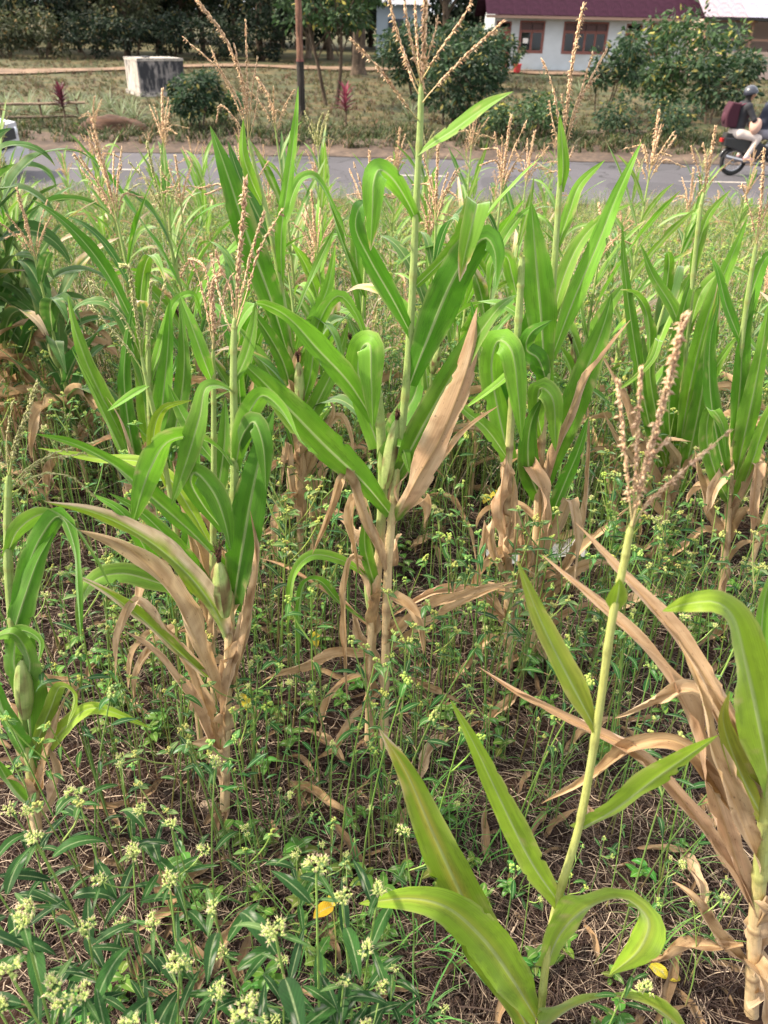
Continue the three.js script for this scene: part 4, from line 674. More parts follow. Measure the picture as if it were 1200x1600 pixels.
function headGeo(gb, p, r, seed, fine) { // loose cluster of small green capsules with pink styles, in two to four lobes
  const R = rng(seed * 51 + 1), lobes = []; const nl = fine ? 2 + Math.floor(R() * 3) : 2;
  for (let i = 0; i < nl; i++) { const a = i * 2.4 + R(), q = nl > 1 ? 0.62 : 0; lobes.push([p.clone().add(V(Math.cos(a) * q * r, (R() - 0.4) * r * 0.6, Math.sin(a) * q * r)), r * (0.45 + 0.35 * R())]); }
  for (const [lp, lr] of lobes) { const n = fine ? 15 : 6;
    for (let i = 0; i < n; i++) {
      const dir = V(R() * 2 - 1, R() * 1.7 - 0.5, R() * 2 - 1).normalize(), c = lp.clone().addScaledVector(dir, lr * (0.55 + 0.75 * R())), col = mulc(mixc(WC.head, [0.30, 0.40, 0.11], R()), 0.75 + 0.45 * R()), s = r * (fine ? 0.17 : 0.30) * (0.7 + 0.6 * R());
      const g = new THREE.IcosahedronGeometry(s, 0), ps = g.attributes.position, b = gb.p.length / 3; for (let k = 0; k < ps.count; k++) gb.v(V(ps.getX(k) + c.x, ps.getY(k) * 1.1 + c.y, ps.getZ(k) + c.z), 0, 0, col); for (let k = 0; k < ps.count; k += 3) gb.tri(b + k, b + k + 1, b + k + 2);
      if (fine) for (let t = 0; t < 3; t++) spikelet(gb, c, dir.clone().add(V(R() - 0.5, R() * 0.7, R() - 0.5)).normalize(), s * (2 + 2 * R()), s * 0.24, mixc(WC.tip, [0.46, 0.48, 0.22], R()));
    } }
}
function weedProto(k, o) { // o.h height, o.heads, o.leafy 0..1
  const R = rng(k * 601 + 77), g = new THREE.Group(); g.name = 'flowering_weed'; g.userData = { category: 'weed' };
  const bend = V((R() - 0.5) * 0.16, 0, (R() - 0.5) * 0.16), at = (t) => V(bend.x * t * t, t * o.h, bend.z * t * t);
  const stemC = (s) => mixc(mixc(WC.red, WC.stem, clamp(s * 3)), [0.26, 0.38, 0.09], s * 0.6);
  const gb = new GB(); tube(gb, [V(0, -0.01, 0), at(0.33), at(0.66), at(1)], (s) => lerp(o.r || 0.0034, (o.r || 0.0034) * 0.62, s), 6, stemC, 12);
  const tips = [[at(1), V(bend.x, 1, bend.z).normalize()]];
  for (let i = 1; i < o.heads; i++) { const t = 0.72 + 0.2 * R(), a = R() * 6.28, d = V(Math.cos(a) * 0.6, 1, Math.sin(a) * 0.6).normalize(), b = at(t), e = b.clone().addScaledVector(d, o.h * (0.14 + 0.14 * R())); tube(gb, [b, b.clone().lerp(e, 0.5).add(V(Math.cos(a) * 0.01, 0, Math.sin(a) * 0.01)), e], () => 0.002, 5, () => [0.24, 0.36, 0.09], 5); tips.push([e, d]); }
  part('stem', gb.geo(), M.weedStem, g);
  tips.forEach(([p, d], i) => {
    const hb = new GB(), r = (o.hr || 0.0155) * (0.55 + 0.7 * R()); headGeo(hb, p.clone().addScaledVector(d, r * 0.5), r, k * 10 + i, !o.coarse); part('flower_head', hb.geo(), M.head, g);
    const nb = o.coarse ? 2 : 2 + Math.floor(R() * 2); for (let j = 0; j < nb; j++) { const lb = new GB(); ovate(lb, p.clone().addScaledVector(d, -0.004), R() * 6.28, 55 + 40 * R(), 95 + 50 * R(), (0.025 + 0.065 * R()) * (o.bl || 1), 0.009 + 0.008 * R(), mixc(WC.leaf2, [0.17, 0.27, 0.09], R() * R()), Math.floor(R() * 999), o.coarse ? 4 : 7); part('bract', lb.geo(), M.weedLeaf, g); }
  });
  const nl = Math.round(lerp(2, 10, o.leafy)); let a = R() * 6;
  for (let i = 0; i < nl; i++) { a += 2.2 + R() * 0.9; const t = lerp(o.leafFrom ?? 0.15, 0.93, (i + R() * 0.8) / nl), b = at(t), L = (o.ll || 0.10) * (0.65 + 0.6 * R()), lb = new GB(), pe = b.clone().add(V(Math.cos(a) * 0.014, 0.006, Math.sin(a) * 0.014)); tube(lb, [b, pe], () => 0.0011, 4, () => [0.3, 0.22, 0.13], 1); ovate(lb, pe, a, 38 + 45 * R(), 80 + 75 * R(), L, L * (0.17 + 0.1 * R()), R() < 0.008 ? [0.42, 0.38, 0.06] : mixc(WC.leaf, WC.leaf2, R()), Math.floor(R() * 999), o.coarse ? 5 : 8); part('leaf', lb.geo(), M.weedLeaf, g); }
  return g;
}
const weedsNear = [], weedsThin = [];
for (let k = 0; k < 9; k++) weedsNear.push(weedProto(k, { h: 0.8, heads: 1 + (k % 3 === 1 ? 1 : 0), leafy: 0.3 + 0.16 * (k % 3), ll: 0.12, hr: 0.0165, leafFrom: 0.3 }));
for (let k = 0; k < 8; k++) weedsThin.push(weedProto(30 + k, { h: 0.62, heads: 1 + (k % 2), leafy: 0.08 + 0.12 * (k % 3), ll: 0.06, hr: 0.015, leafFrom: 0.6, r: 0.0028, bl: 0.5 }));
const weedSpots = []; // everything planted, to keep the mass from doubling it
{
  const R = rng(9090);
  const nearWhat = (px, py) => py > 1480 ? (px < 210 ? 'at the bottom left corner' : px < 420 ? 'at the bottom edge left of the striped foreground leaves' : px < 800 ? 'by the striped foreground leaves' : 'at the bottom right') : px < 130 ? (py < 900 ? 'under the dark plants at the left edge' : 'around the curled bright plant at the left edge') : px < 250 ? (py < 1000 ? 'below the five-branched tassel' : 'between the left edge and the silked-ear plant') : px < 430 ? (py < 1000 ? 'behind the silked-ear plant' : 'at the foot of the silked-ear plant') : px < 700 ? (py < 1000 ? 'behind the tall middle plant' : py < 1250 ? 'around the foot of the tall middle plant' : 'between the middle plant and the striped foreground leaves') : px < 900 ? (py < 1100 ? 'around the paddle-leaved plant' : 'left of the yellow-green foreground stalk') : (py < 1000 ? 'behind the pinkish foreground tassel' : 'right of the yellow-green foreground stalk');
  const seenAt = (x, h, z) => { const v = V(x, h, z).project(camera); return [(v.x + 1) * 600, (1 - v.y) * 800]; };
  const place = (px, py, h, proto, label, group, s = 1) => { const top = AtH(px, py, h + (weedsNear.includes(proto) ? 0.1 : 0)), turn = R() * 6.28; weedSpots.push([top.x, top.z]); copyThing(proto, V(top.x, 0, top.z), turn, (h + (weedsNear.includes(proto) ? 0.1 : 0)) / (weedsNear.includes(proto) ? 0.8 : 0.62) * s, `${label} ${nearWhat(px, py)}`, `${group} ${nearWhat(px, py)}`); };
  const gl = 'leafy flowering weeds', ll = 'leafy weed with greenish flower head';
  const heads = [[300, 1215, 0.55], [266, 1310, 0.52], [85, 1298, 0.62], [132, 1268, 0.6], [172, 1185, 0.5], [352, 1398, 0.62], [250, 1436, 0.58], [236, 1476, 0.54], [447, 1422, 0.72], [488, 1418, 0.7], [562, 1402, 0.6], [552, 1430, 0.6], [340, 1548, 0.7], [188, 1574, 0.66], [346, 1585, 0.6], [284, 1592, 0.55], [40, 1410, 0.6], [12, 1355, 0.62], [104, 1422, 0.55], [10, 1480, 0.7], [140, 1520, 0.62], [60, 1545, 0.7], [430, 1535, 0.5], [520, 1520, 0.5], [400, 1480, 0.5], [180, 1380, 0.5], [230, 1250, 0.5], [50, 1240, 0.5], [20, 1600, 0.6], [130, 1610, 0.6], [240, 1630, 0.6], [420, 1640, 0.55], [500, 1620, 0.5], [90, 1670, 0.6], [580, 1560, 0.42], [460, 1320, 0.4], [205, 1480, 0.45], [380, 1600, 0.5], [30, 1290, 0.5], [640, 1620, 0.4], [690, 1600, 0.35], [610, 1500, 0.36]];
  heads.forEach(([x, y, h], i) => place(x, y, h, weedsNear[i % weedsNear.length], ll, gl));
  const gm = 'thin weeds', lm = 'thin weed with small pale head';
  const thin = [[512, 1150, 0.5], [645, 1172, 0.46], [600, 1160, 0.44], [660, 1325, 0.55], [525, 1335, 0.35], [400, 1290, 0.35], [440, 1075, 0.45], [475, 1085, 0.4], [745, 1045, 0.42], [975, 1095, 0.4], [990, 1275, 0.42], [835, 1390, 0.4], [735, 1400, 0.35], [975, 1520, 0.5], [1155, 1350, 0.5], [1130, 1440, 0.4], [1165, 760, 0.55], [1040, 830, 0.5], [940, 780, 0.55], [1090, 880, 0.5], [870, 880, 0.5], [700, 800, 0.5], [750, 900, 0.45], [770, 990, 0.4], [700, 940, 0.4], [650, 1010, 0.35], [880, 1000, 0.4], [1110, 690, 0.6], [1140, 780, 0.5], [1180, 890, 0.5], [1000, 960, 0.4], [60, 960, 0.5], [100, 970, 0.45], [150, 990, 0.4], [215, 1060, 0.45], [180, 1060, 0.4], [130, 1060, 0.4], [440, 1250, 0.35], [590, 1265, 0.3], [90, 680, 0.6], [190, 640, 0.6], [60, 620, 0.6], [500, 990, 0.4], [385, 1060, 0.5], [365, 1070, 0.48], [1060, 1360, 0.35], [720, 1250, 0.3], [560, 1350, 0.33]];
  thin.forEach(([x, y, h], i) => place(x, y, h, weedsThin[i % weedsThin.length], lm, gm));
  // sown through the nearer rows
  let n = heads.length + thin.length;
  for (let k = 0; k < 3000 && n < 292; k++) {
    const d = 1.15 + 3.6 * Math.sqrt(R()), x = (R() - 0.5) * 2 * (d * 0.55 + 0.25), thick = fbm(x * 1.3 + 9, d * 1.3, 44);
    if (d < 2.4 && x > -0.2 && R() < 0.5) continue;
    if (thick < 0.38 || weedSpots.some(([a, b]) => Math.hypot(a - x, b + d) < 0.07)) continue;
    weedSpots.push([x, -d]); const near = d < 1.7 && x < -0.1;
    copyThing(near && R() < 0.6 ? weedsNear[k % 9] : weedsThin[k % 8], V(x, 0, -d), R() * 6.28, 0.55 + 0.5 * R(), `${lm} ${nearWhat(...seenAt(x, 0.5, -d))}`, `${gm} ${nearWhat(...seenAt(x, 0.5, -d))}`); n++;
  }
  // farther weeds: a mass no one could count
  const mass = (protoOpts, count, sow, name, label, seed) => {
    const variants = protoOpts.map((o, i) => { const g = weedProto(seed + i, o); const gs = []; g.children.forEach((m) => gs.push(m.geometry)); return mergeGeometries(gs); });
    const geo = variants, r = rng(seed), per = Math.ceil(count / geo.length);
    geo.forEach((gg, i) => { const im = new THREE.InstancedMesh(gg, M.weedMix, per); im.name = numbered(name); im.userData = { kind: 'stuff', label, category: 'weeds', group: label }; const mt = new THREE.Matrix4(), q = new THREE.Quaternion(), e = new THREE.Euler(), c = new THREE.Color(); for (let k = 0; k < per; k++) { const [x, z, s] = sow(r); q.setFromEuler(e.set((r() - 0.5) * 0.3, r() * 6.28, (r() - 0.5) * 0.3)); mt.compose(V(x, terrain(x, z), z), q, V(s, s, s)); im.setMatrixAt(k, mt); im.setColorAt(k, c.setRGB(0.8 + 0.4 * r(), 0.85 + 0.3 * r(), 0.75 + 0.4 * r())); } scene.add(im); });
  };
  mass([0, 1, 2, 3, 4].map((k) => ({ h: 0.62, heads: 2, leafy: 0.16, ll: 0.06, hr: 0.0115, coarse: true, bl: 0.6, leafFrom: 0.3 + 0.1 * k })), 6500, (r) => { const d = 3.4 + 10.8 * Math.pow(r(), 0.75); return [(r() - 0.5) * 2 * (d * 0.57 + 0.6), -d, (0.75 + 0.5 * r()) * lerp(1, 0.46, step(5.5, 12.5, d))]; }, 'weeds', 'mass of flowering weeds filling the field between the maize rows', 500);
  mass([0, 1, 2, 3].map((k) => ({ h: 0.62, heads: 1 + (k % 2), leafy: 0.02 + 0.06 * k, ll: 0.05, hr: 0.0105, coarse: true, leafFrom: 0.7, r: 0.0024, bl: 0.42 })), 2400, (r) => { let d, x; do { d = 1.0 + 4.2 * Math.pow(r(), 0.6); x = (r() - 0.5) * 2 * (d * 0.56 + 0.3); } while ((d < 2.1 && x > -0.3 && r() < 0.3) || fbm(x * 1.9 + 4, d * 1.9, 61) < 0.46); return [x, -d, 0.5 + 0.8 * r()]; }, 'thin_weeds', 'crowd of thin weed stems between the maize stalks', 540);
}

// ------------------------------------------------------------------ ground litter, seedlings
{
  const R = rng(777), c = new THREE.Color(), mt = new THREE.Matrix4(), q = new THREE.Quaternion(), e = new THREE.Euler();
  const strawG = [0, 1, 2].map((k) => { const gb = new GB(), r = rng(k + 5), pts = [V(-0.5, 0.002, 0), V(-0.15, 0.012 + 0.02 * r(), (r() - 0.5) * 0.16), V(0.2, 0.01 + 0.02 * r(), (r() - 0.5) * 0.2), V(0.5, 0.002, (r() - 0.5) * 0.1)]; tube(gb, pts, (s) => 0.0135 * (1 - 0.6 * s), 3, () => [1, 1, 1], 5); return gb.geo(); });
  const strawMat = P({ color: 0xffffff, roughness: 0.9, specularIntensity: 0.2 });
  strawG.forEach((g, i) => {
    const n = 20000, im = new THREE.InstancedMesh(g, strawMat, n); im.name = numbered('straw_litter'); im.userData = { kind: 'stuff', label: 'dead grass stems littering the soil', category: 'straw' };
    for (let k = 0; k < n; k++) { const d = 0.7 + 5.6 * Math.pow(R(), 1.15), x = (R() - 0.5) * 2 * (d * 0.56 + 0.35); const L = 0.05 + 0.16 * R() * R() + 0.01 * d; q.setFromEuler(e.set((R() - 0.5) * 0.6, R() * 6.28, (R() - 0.5) * 0.35)); mt.compose(V(x, 0.002 + 0.026 * R(), -d), q, V(L, 0.05 + 0.13 * R() * R() + 0.012 * d, 0.05 + 0.13 * R() * R() + 0.012 * d)); im.setMatrixAt(k, mt); const t = R(), w = mixc([0.026, 0.018, 0.018], [0.50, 0.39, 0.29], t * t * t * t); im.setColorAt(k, c.setRGB(...mixc(w, [0.12, 0.078, 0.058], 0.4 * R()))); }
    scene.add(im);
  });
  const flakeG = [0, 1, 2].map((k) => blade(arcLeaf(V(0, 0.004, 0), 0.3, 80 - 10 * k, 105, 0.12, 1, 0.6), { w: 0.022, n: 7, far: true, kind: 'dry', seed: 900 + k }));
  flakeG.forEach((g) => { const n = 200, im = new THREE.InstancedMesh(g, M.dry, n); im.name = numbered('leaf_litter'); im.userData = { kind: 'stuff', label: 'brown leaf scraps scattered over the soil', category: 'litter' }; for (let k = 0; k < n; k++) { const d = 0.8 + 5 * Math.pow(R(), 1.1), x = (R() - 0.5) * 2 * (d * 0.56 + 0.3), s = 0.5 + 1.1 * R(); q.setFromEuler(e.set((R() - 0.5) * 0.5, R() * 6.28, (R() - 0.5) * 0.5)); mt.compose(V(x, 0.012, -d), q, V(s, s, s)); im.setMatrixAt(k, mt); const t = 0.25 + 0.55 * R(); im.setColorAt(k, c.setRGB(t, t * 0.96, t * 0.95)); } scene.add(im); });
  { const g = new THREE.IcosahedronGeometry(1, 1), ps = g.attributes.position; for (let k = 0; k < ps.count; k++) { const f = 0.75 + 0.5 * hash(Math.round(ps.getX(k) * 50), Math.round(ps.getY(k) * 50), Math.round(ps.getZ(k) * 50)); ps.setXYZ(k, ps.getX(k) * f, ps.getY(k) * f * 0.7, ps.getZ(k) * f); } g.computeVertexNormals(); const n = 3000, im = new THREE.InstancedMesh(g, S({ map: soilCol, color: 0xffffff, roughness: 1 }), n); im.name = 'soil_crumbs'; im.userData = { kind: 'stuff', label: 'crumbs and clods of brown soil', category: 'soil' }; for (let k = 0; k < n; k++) { const d = 0.75 + 3.6 * Math.pow(R(), 1.1), x = (R() - 0.5) * 2 * (d * 0.56 + 0.3), r = 0.004 + 0.016 * Math.pow(R(), 3); q.setFromEuler(e.set(R() * 6, R() * 6, R() * 6)); mt.compose(V(x, r * 0.3, -d), q, V(r, r, r)); im.setMatrixAt(k, mt); const t = 0.6 + 0.8 * R(); im.setColorAt(k, c.setRGB(t, t * 0.95, t * 0.9)); } scene.add(im); }
  // seedlings of broad-leaved weeds
  const seedG = [0, 1, 2].map((k) => { const gb = new GB(), r = rng(60 + k), n = 5 + k; tube(gb, [V(0, 0, 0), V(0.004, 0.05 + 0.02 * k, 0.003)], () => 0.0014, 4, () => [0.18, 0.3, 0.08], 2); for (let i = 0; i < n; i++) ovate(gb, V(0.002, 0.02 + 0.012 * i, 0.002), i * 2.4 + r(), 50 + 20 * r(), 95 + 30 * r(), 0.03 + 0.025 * r(), 0.02 + 0.008 * r(), [0.06 + 0.05 * r(), 0.15 + 0.06 * r(), 0.03], k * 9 + i, 5); return gb.geo(); });
  seedG.forEach((g) => { const n = 110, im = new THREE.InstancedMesh(g, M.weedMix, n); im.name = numbered('seedlings'); im.userData = { kind: 'stuff', label: 'low broad leaved seedlings covering the soil', category: 'seedlings' }; for (let k = 0; k < n; k++) { let d, x; do { d = 0.75 + 4.2 * Math.pow(R(), 1.1); x = (R() - 0.5) * 2 * (d * 0.56 + 0.3); } while (fbm(x * 2.2, d * 2.2, 12) < 0.5); const s = 0.5 + 0.8 * R(); q.setFromEuler(e.set((R() - 0.5) * 0.3, R() * 6.28, (R() - 0.5) * 0.3)); mt.compose(V(x, 0, -d), q, V(s, s, s)); im.setMatrixAt(k, mt); im.setColorAt(k, c.setRGB(0.8 + 0.5 * R(), 0.85 + 0.3 * R(), 0.8 + 0.3 * R())); } scene.add(im); });
  // fine grass blades near the ground
  const gg = new GB(); { const r = rng(3); for (let i = 0; i < 7; i++) { const a = r() * 6.28, L = 0.10 + 0.12 * r(), pts = arcLeaf(V((r() - 0.5) * 0.03, 0, (r() - 0.5) * 0.03), a, 8 + 20 * r(), 60 + 50 * r(), L, 1.3, 0.3, 5), W = V(-Math.sin(a), 0, Math.cos(a)), b = gg.p.length / 3; pts.forEach((p, j) => { const hw = 0.0022 * (1 - j / 5.5); const cc = mixc([0.06, 0.15, 0.04], [0.16, 0.27, 0.08], j / 5); gg.v(p.clone().addScaledVector(W, hw), 0, j, cc); gg.v(p.clone().addScaledVector(W, -hw), 1, j, cc); }); for (let j = 0; j < 5; j++) gg.quad(b + j * 2, b + j * 2 + 1, b + j * 2 + 3, b + j * 2 + 2); } }
  const gI = new THREE.InstancedMesh(gg.geo(), M.weedMix, 650); gI.name = 'grass'; gI.userData = { kind: 'stuff', label: 'thin grass blades sprouting between the weeds', category: 'grass' };
  for (let k = 0; k < 650; k++) { let d, x; do { d = 0.8 + 6 * Math.pow(R(), 1.1); x = (R() - 0.5) * 2 * (d * 0.56 + 0.3); } while (fbm(x * 1.4 + 3, d * 1.4, 19) < 0.42); const s = 0.6 + 1.0 * R(); q.setFromEuler(e.set(0, R() * 6.28, 0)); mt.compose(V(x, 0, -d), q, V(s, s, s)); gI.setMatrixAt(k, mt); gI.setColorAt(k, c.setRGB(0.7 + 0.6 * R(), 0.8 + 0.4 * R(), 0.7 + 0.3 * R())); }
  scene.add(gI);
  // dead maize blades lying on the soil
  const fallen = [[700, 1150, 640, 1240, 0.05], [450, 1225, 560, 1290, 0.05], [880, 1180, 960, 1120, 0.045], [1060, 1320, 1110, 1440, 0.05], [260, 1360, 280, 1440, 0.05], [820, 1080, 740, 1160, 0.05], [940, 960, 1060, 930, 0.06], [160, 1090, 240, 1120, 0.04], [640, 860, 700, 850, 0.06], [1010, 870, 1090, 850, 0.06], [420, 830, 480, 800, 0.06], [860, 860, 920, 830, 0.07], [540, 1200, 470, 1140, 0.04], [1090, 1010, 1170, 980, 0.05], [700, 760, 800, 790, 0.06], [60, 780, 0, 760, 0.07], [900, 910, 850, 960, 0.05]];
  fallen.forEach(([x0, y0, x1, y1, w], i) => { const a = AtH(x0, y0, 0.015), b = AtH(x1, y1, 0.02), m = a.clone().lerp(b, 0.5); m.y = 0.04 + 0.03 * hash(i, 4); m.x += 0.03 * (hash(i) - 0.5); const pts = [V(0, 0, 0), m.sub(a), b.sub(a)]; single('fallen_leaf', blade(pts, { w, kind: 'dry', seed: 300 + i, n: 18, fold: 0.4, dryC: i % 3 ? C.tan : C.pale, stain: 0.15 }), M.dry, 'dead tan maize blade lying on the littered soil', 'dead leaf', a, 'dead maize blades on the ground'); });
  // yellowed weed leaves, stones, white scraps
  [[766, 774, 'bright yellow dead leaf hanging low by the stalk right of the middle plant', 0.34], [385, 1092, 'small yellow leaf below the left plant', 0.3], [520, 1416, 'orange-yellow leaf beside the flower heads at the bottom', 0.35], [1042, 1528, 'small yellow leaf on the soil near the lower right plant', 0.04], [490, 998, 'small yellow-green leaf on the litter left of the middle stalks', 0.06]].forEach(([x, y, l, h], i) => { const p = AtH(x, y, h); const g = thing('yellow_leaf', l, 'yellow leaf', V(p.x, 0, p.z)); const gb = new GB(), sc = i === 0 ? 1.4 : 1; tube(gb, [V(0, 0, 0), V(0.005, h * 0.6, 0), V(0, h, 0)], () => 0.0016, 5, () => [0.3, 0.33, 0.08], 6); part('stem', gb.geo(), M.weedStem, g); const lb = new GB(); ovate(lb, V(0, h, 0), i * 1.3, 60, 130, 0.055 * sc, 0.035 * sc, i === 2 ? [0.62, 0.38, 0.02] : [0.66, 0.55, 0.05], i, 7); part('leaf', lb.geo(), M.weedLeaf, g); const l2 = new GB(); ovate(l2, V(0, h, 0), i * 1.3 + 2.2, 70, 140, 0.045 * sc, 0.03 * sc, [0.64, 0.5, 0.05], i + 9, 7); part('leaf', l2.geo(), M.weedLeaf, g); });
  const stone = (px, py, r, label, col) => { const p = AtG(px, py), g = new THREE.IcosahedronGeometry(r, 3), ps = g.attributes.position; for (let k = 0; k < ps.count; k++) { const v = V(ps.getX(k), ps.getY(k), ps.getZ(k)), f = 0.8 + 0.4 * fbm(v.x * 2.1 / r + 5 + v.z / r, v.y * 2.3 / r + v.z * 1.7 / r, 8); ps.setXYZ(k, v.x * f * 1.2, v.y * f * 0.75, v.z * f); } g.computeVertexNormals(); single('stone', g, S({ color: lin(...col), map: concCol, roughness: 0.95 }), label, 'stone', V(p.x, r * 0.35, p.z)); };
  stone(326, 1262, 0.022, 'small pale pebble at the foot of the left plant', [0.6, 0.5, 0.4]);
  stone(915, 1190, 0.016, 'brown pebble on the litter beside the foreground stalk', [0.35, 0.25, 0.2]);
  const scrap = (px, py, w, seed, label) => { const p = AtG(px, py), g = new THREE.PlaneGeometry(w, w * 0.7, 12, 9).rotateX(-Math.PI / 2), ps = g.attributes.position; for (let k = 0; k < ps.count; k++) ps.setY(k, 0.05 * fbm(ps.getX(k) * 22 + seed, ps.getZ(k) * 22, 3) + 0.02 * Math.abs(ps.getX(k) / w)); g.computeVertexNormals(); single('plastic_scrap', g, P({ color: lin(0.72, 0.7, 0.68), roughness: 0.5, transmission: 0.2, thickness: 0 }), label, 'plastic scrap', V(p.x, 0.012, p.z)); };
  scrap(785, 880, 0.16, 1, 'crumpled white plastic scrap behind the bare reddish stalk');
  scrap(880, 868, 0.2, 5, 'larger crumpled white plastic scrap right of the paddle-leaved plant');
}

// ------------------------------------------------------------------ yard: tank, pole, plants, trees, houses
function tuftField(name, count, sow, hgt, cols, label, seed, wid = 0.006) {
  const r = rng(seed), gb = new GB(); for (let i = 0; i < 9; i++) { const a = r() * 6.28, pts = arcLeaf(V((r() - 0.5) * 0.12, 0, (r() - 0.5) * 0.12), a, 6 + 22 * r(), 40 + 60 * r(), hgt * (0.6 + 0.7 * r()), 1.3, 0.3, 3), W = V(-Math.sin(a), 0, Math.cos(a)), b = gb.p.length / 3; const cc = cols[Math.floor(r() * cols.length)]; pts.forEach((p, j) => { const hw = wid * (1 - j / 3.2); gb.v(p.clone().addScaledVector(W, hw), 0, j, cc); gb.v(p.clone().addScaledVector(W, -hw), 1, j, cc); }); for (let j = 0; j < 3; j++) gb.quad(b + j * 2, b + j * 2 + 1, b + j * 2 + 3, b + j * 2 + 2); }
  const im = new THREE.InstancedMesh(gb.geo(), M.weedMix, count); im.name = numbered(name); im.userData = { kind: 'stuff', label, category: 'grass' };
  const mt = new THREE.Matrix4(), q = new THREE.Quaternion(), e = new THREE.Euler(), c = new THREE.Color();
  for (let k = 0; k < count; k++) { const [x, z, s] = sow(r); q.setFromEuler(e.set(0, r() * 6.28, 0)); mt.compose(V(x, terrain(x, z), z), q, V(s, s * (0.7 + 0.6 * r()), s)); im.setMatrixAt(k, mt); im.setColorAt(k, c.setRGB(0.75 + 0.5 * r(), 0.8 + 0.4 * r(), 0.75 + 0.4 * r())); }
  scene.add(im);
}
const onPath = (x, d) => { const c = 52.5 - 10 * step(-9, -21, x) + 0.6 * Math.sin(x * 0.5); return Math.abs(d - c) < 1.6; };
tuftField('dry_grass', 3600, (r) => { const d = 3.4 + 10.6 * Math.pow(r(), 0.8), x = (r() - 0.5) * 2 * (d * 0.57 + 0.5); return [x, -d, (0.7 + 0.9 * r()) * lerp(1, 0.5, step(5.5, 12.5, d))]; }, 0.55, [[0.56, 0.45, 0.30], [0.62, 0.51, 0.37], [0.44, 0.42, 0.20], [0.26, 0.36, 0.10]], 'pale dry grass stalks standing between the rear maize rows', 74, 0.003);
tuftField('yard_grass', 9000, (r) => { let d, x; do { d = 22 + 36 * Math.pow(r(), 0.9); x = (r() - 0.5) * 2 * (d * 0.6); } while (onPath(x, d) || fbm(x * 0.5, d * 0.5, 30) < 0.36); return [x, -d, 0.6 + 1.0 * r()]; }, 0.16, [[0.055, 0.075, 0.024], [0.11, 0.095, 0.05], [0.16, 0.125, 0.075], [0.045, 0.065, 0.022]], 'short dry grass tufts over the yard', 71, 0.011);
tuftField('verge_grass', 2600, (r) => { const x = (r() - 0.5) * 34, d = 21 + 2.8 * r(); return [x, -d, 0.7 + 1.3 * r()]; }, 0.24, [[0.06, 0.085, 0.024], [0.14, 0.115, 0.062], [0.19, 0.15, 0.095], [0.045, 0.07, 0.022]], 'rough dry grass on the bank above the road', 72, 0.01);
tuftField('roadside_grass', 3200, (r) => { const x = (r() - 0.5) * 20, d = 10.5 + 4.1 * r(); return [x, -d, 0.5 + 0.9 * r()]; }, 0.2, [[0.10, 0.18, 0.05], [0.14, 0.24, 0.06], [0.30, 0.27, 0.13]], 'green grass along the near road edge', 73, 0.006);

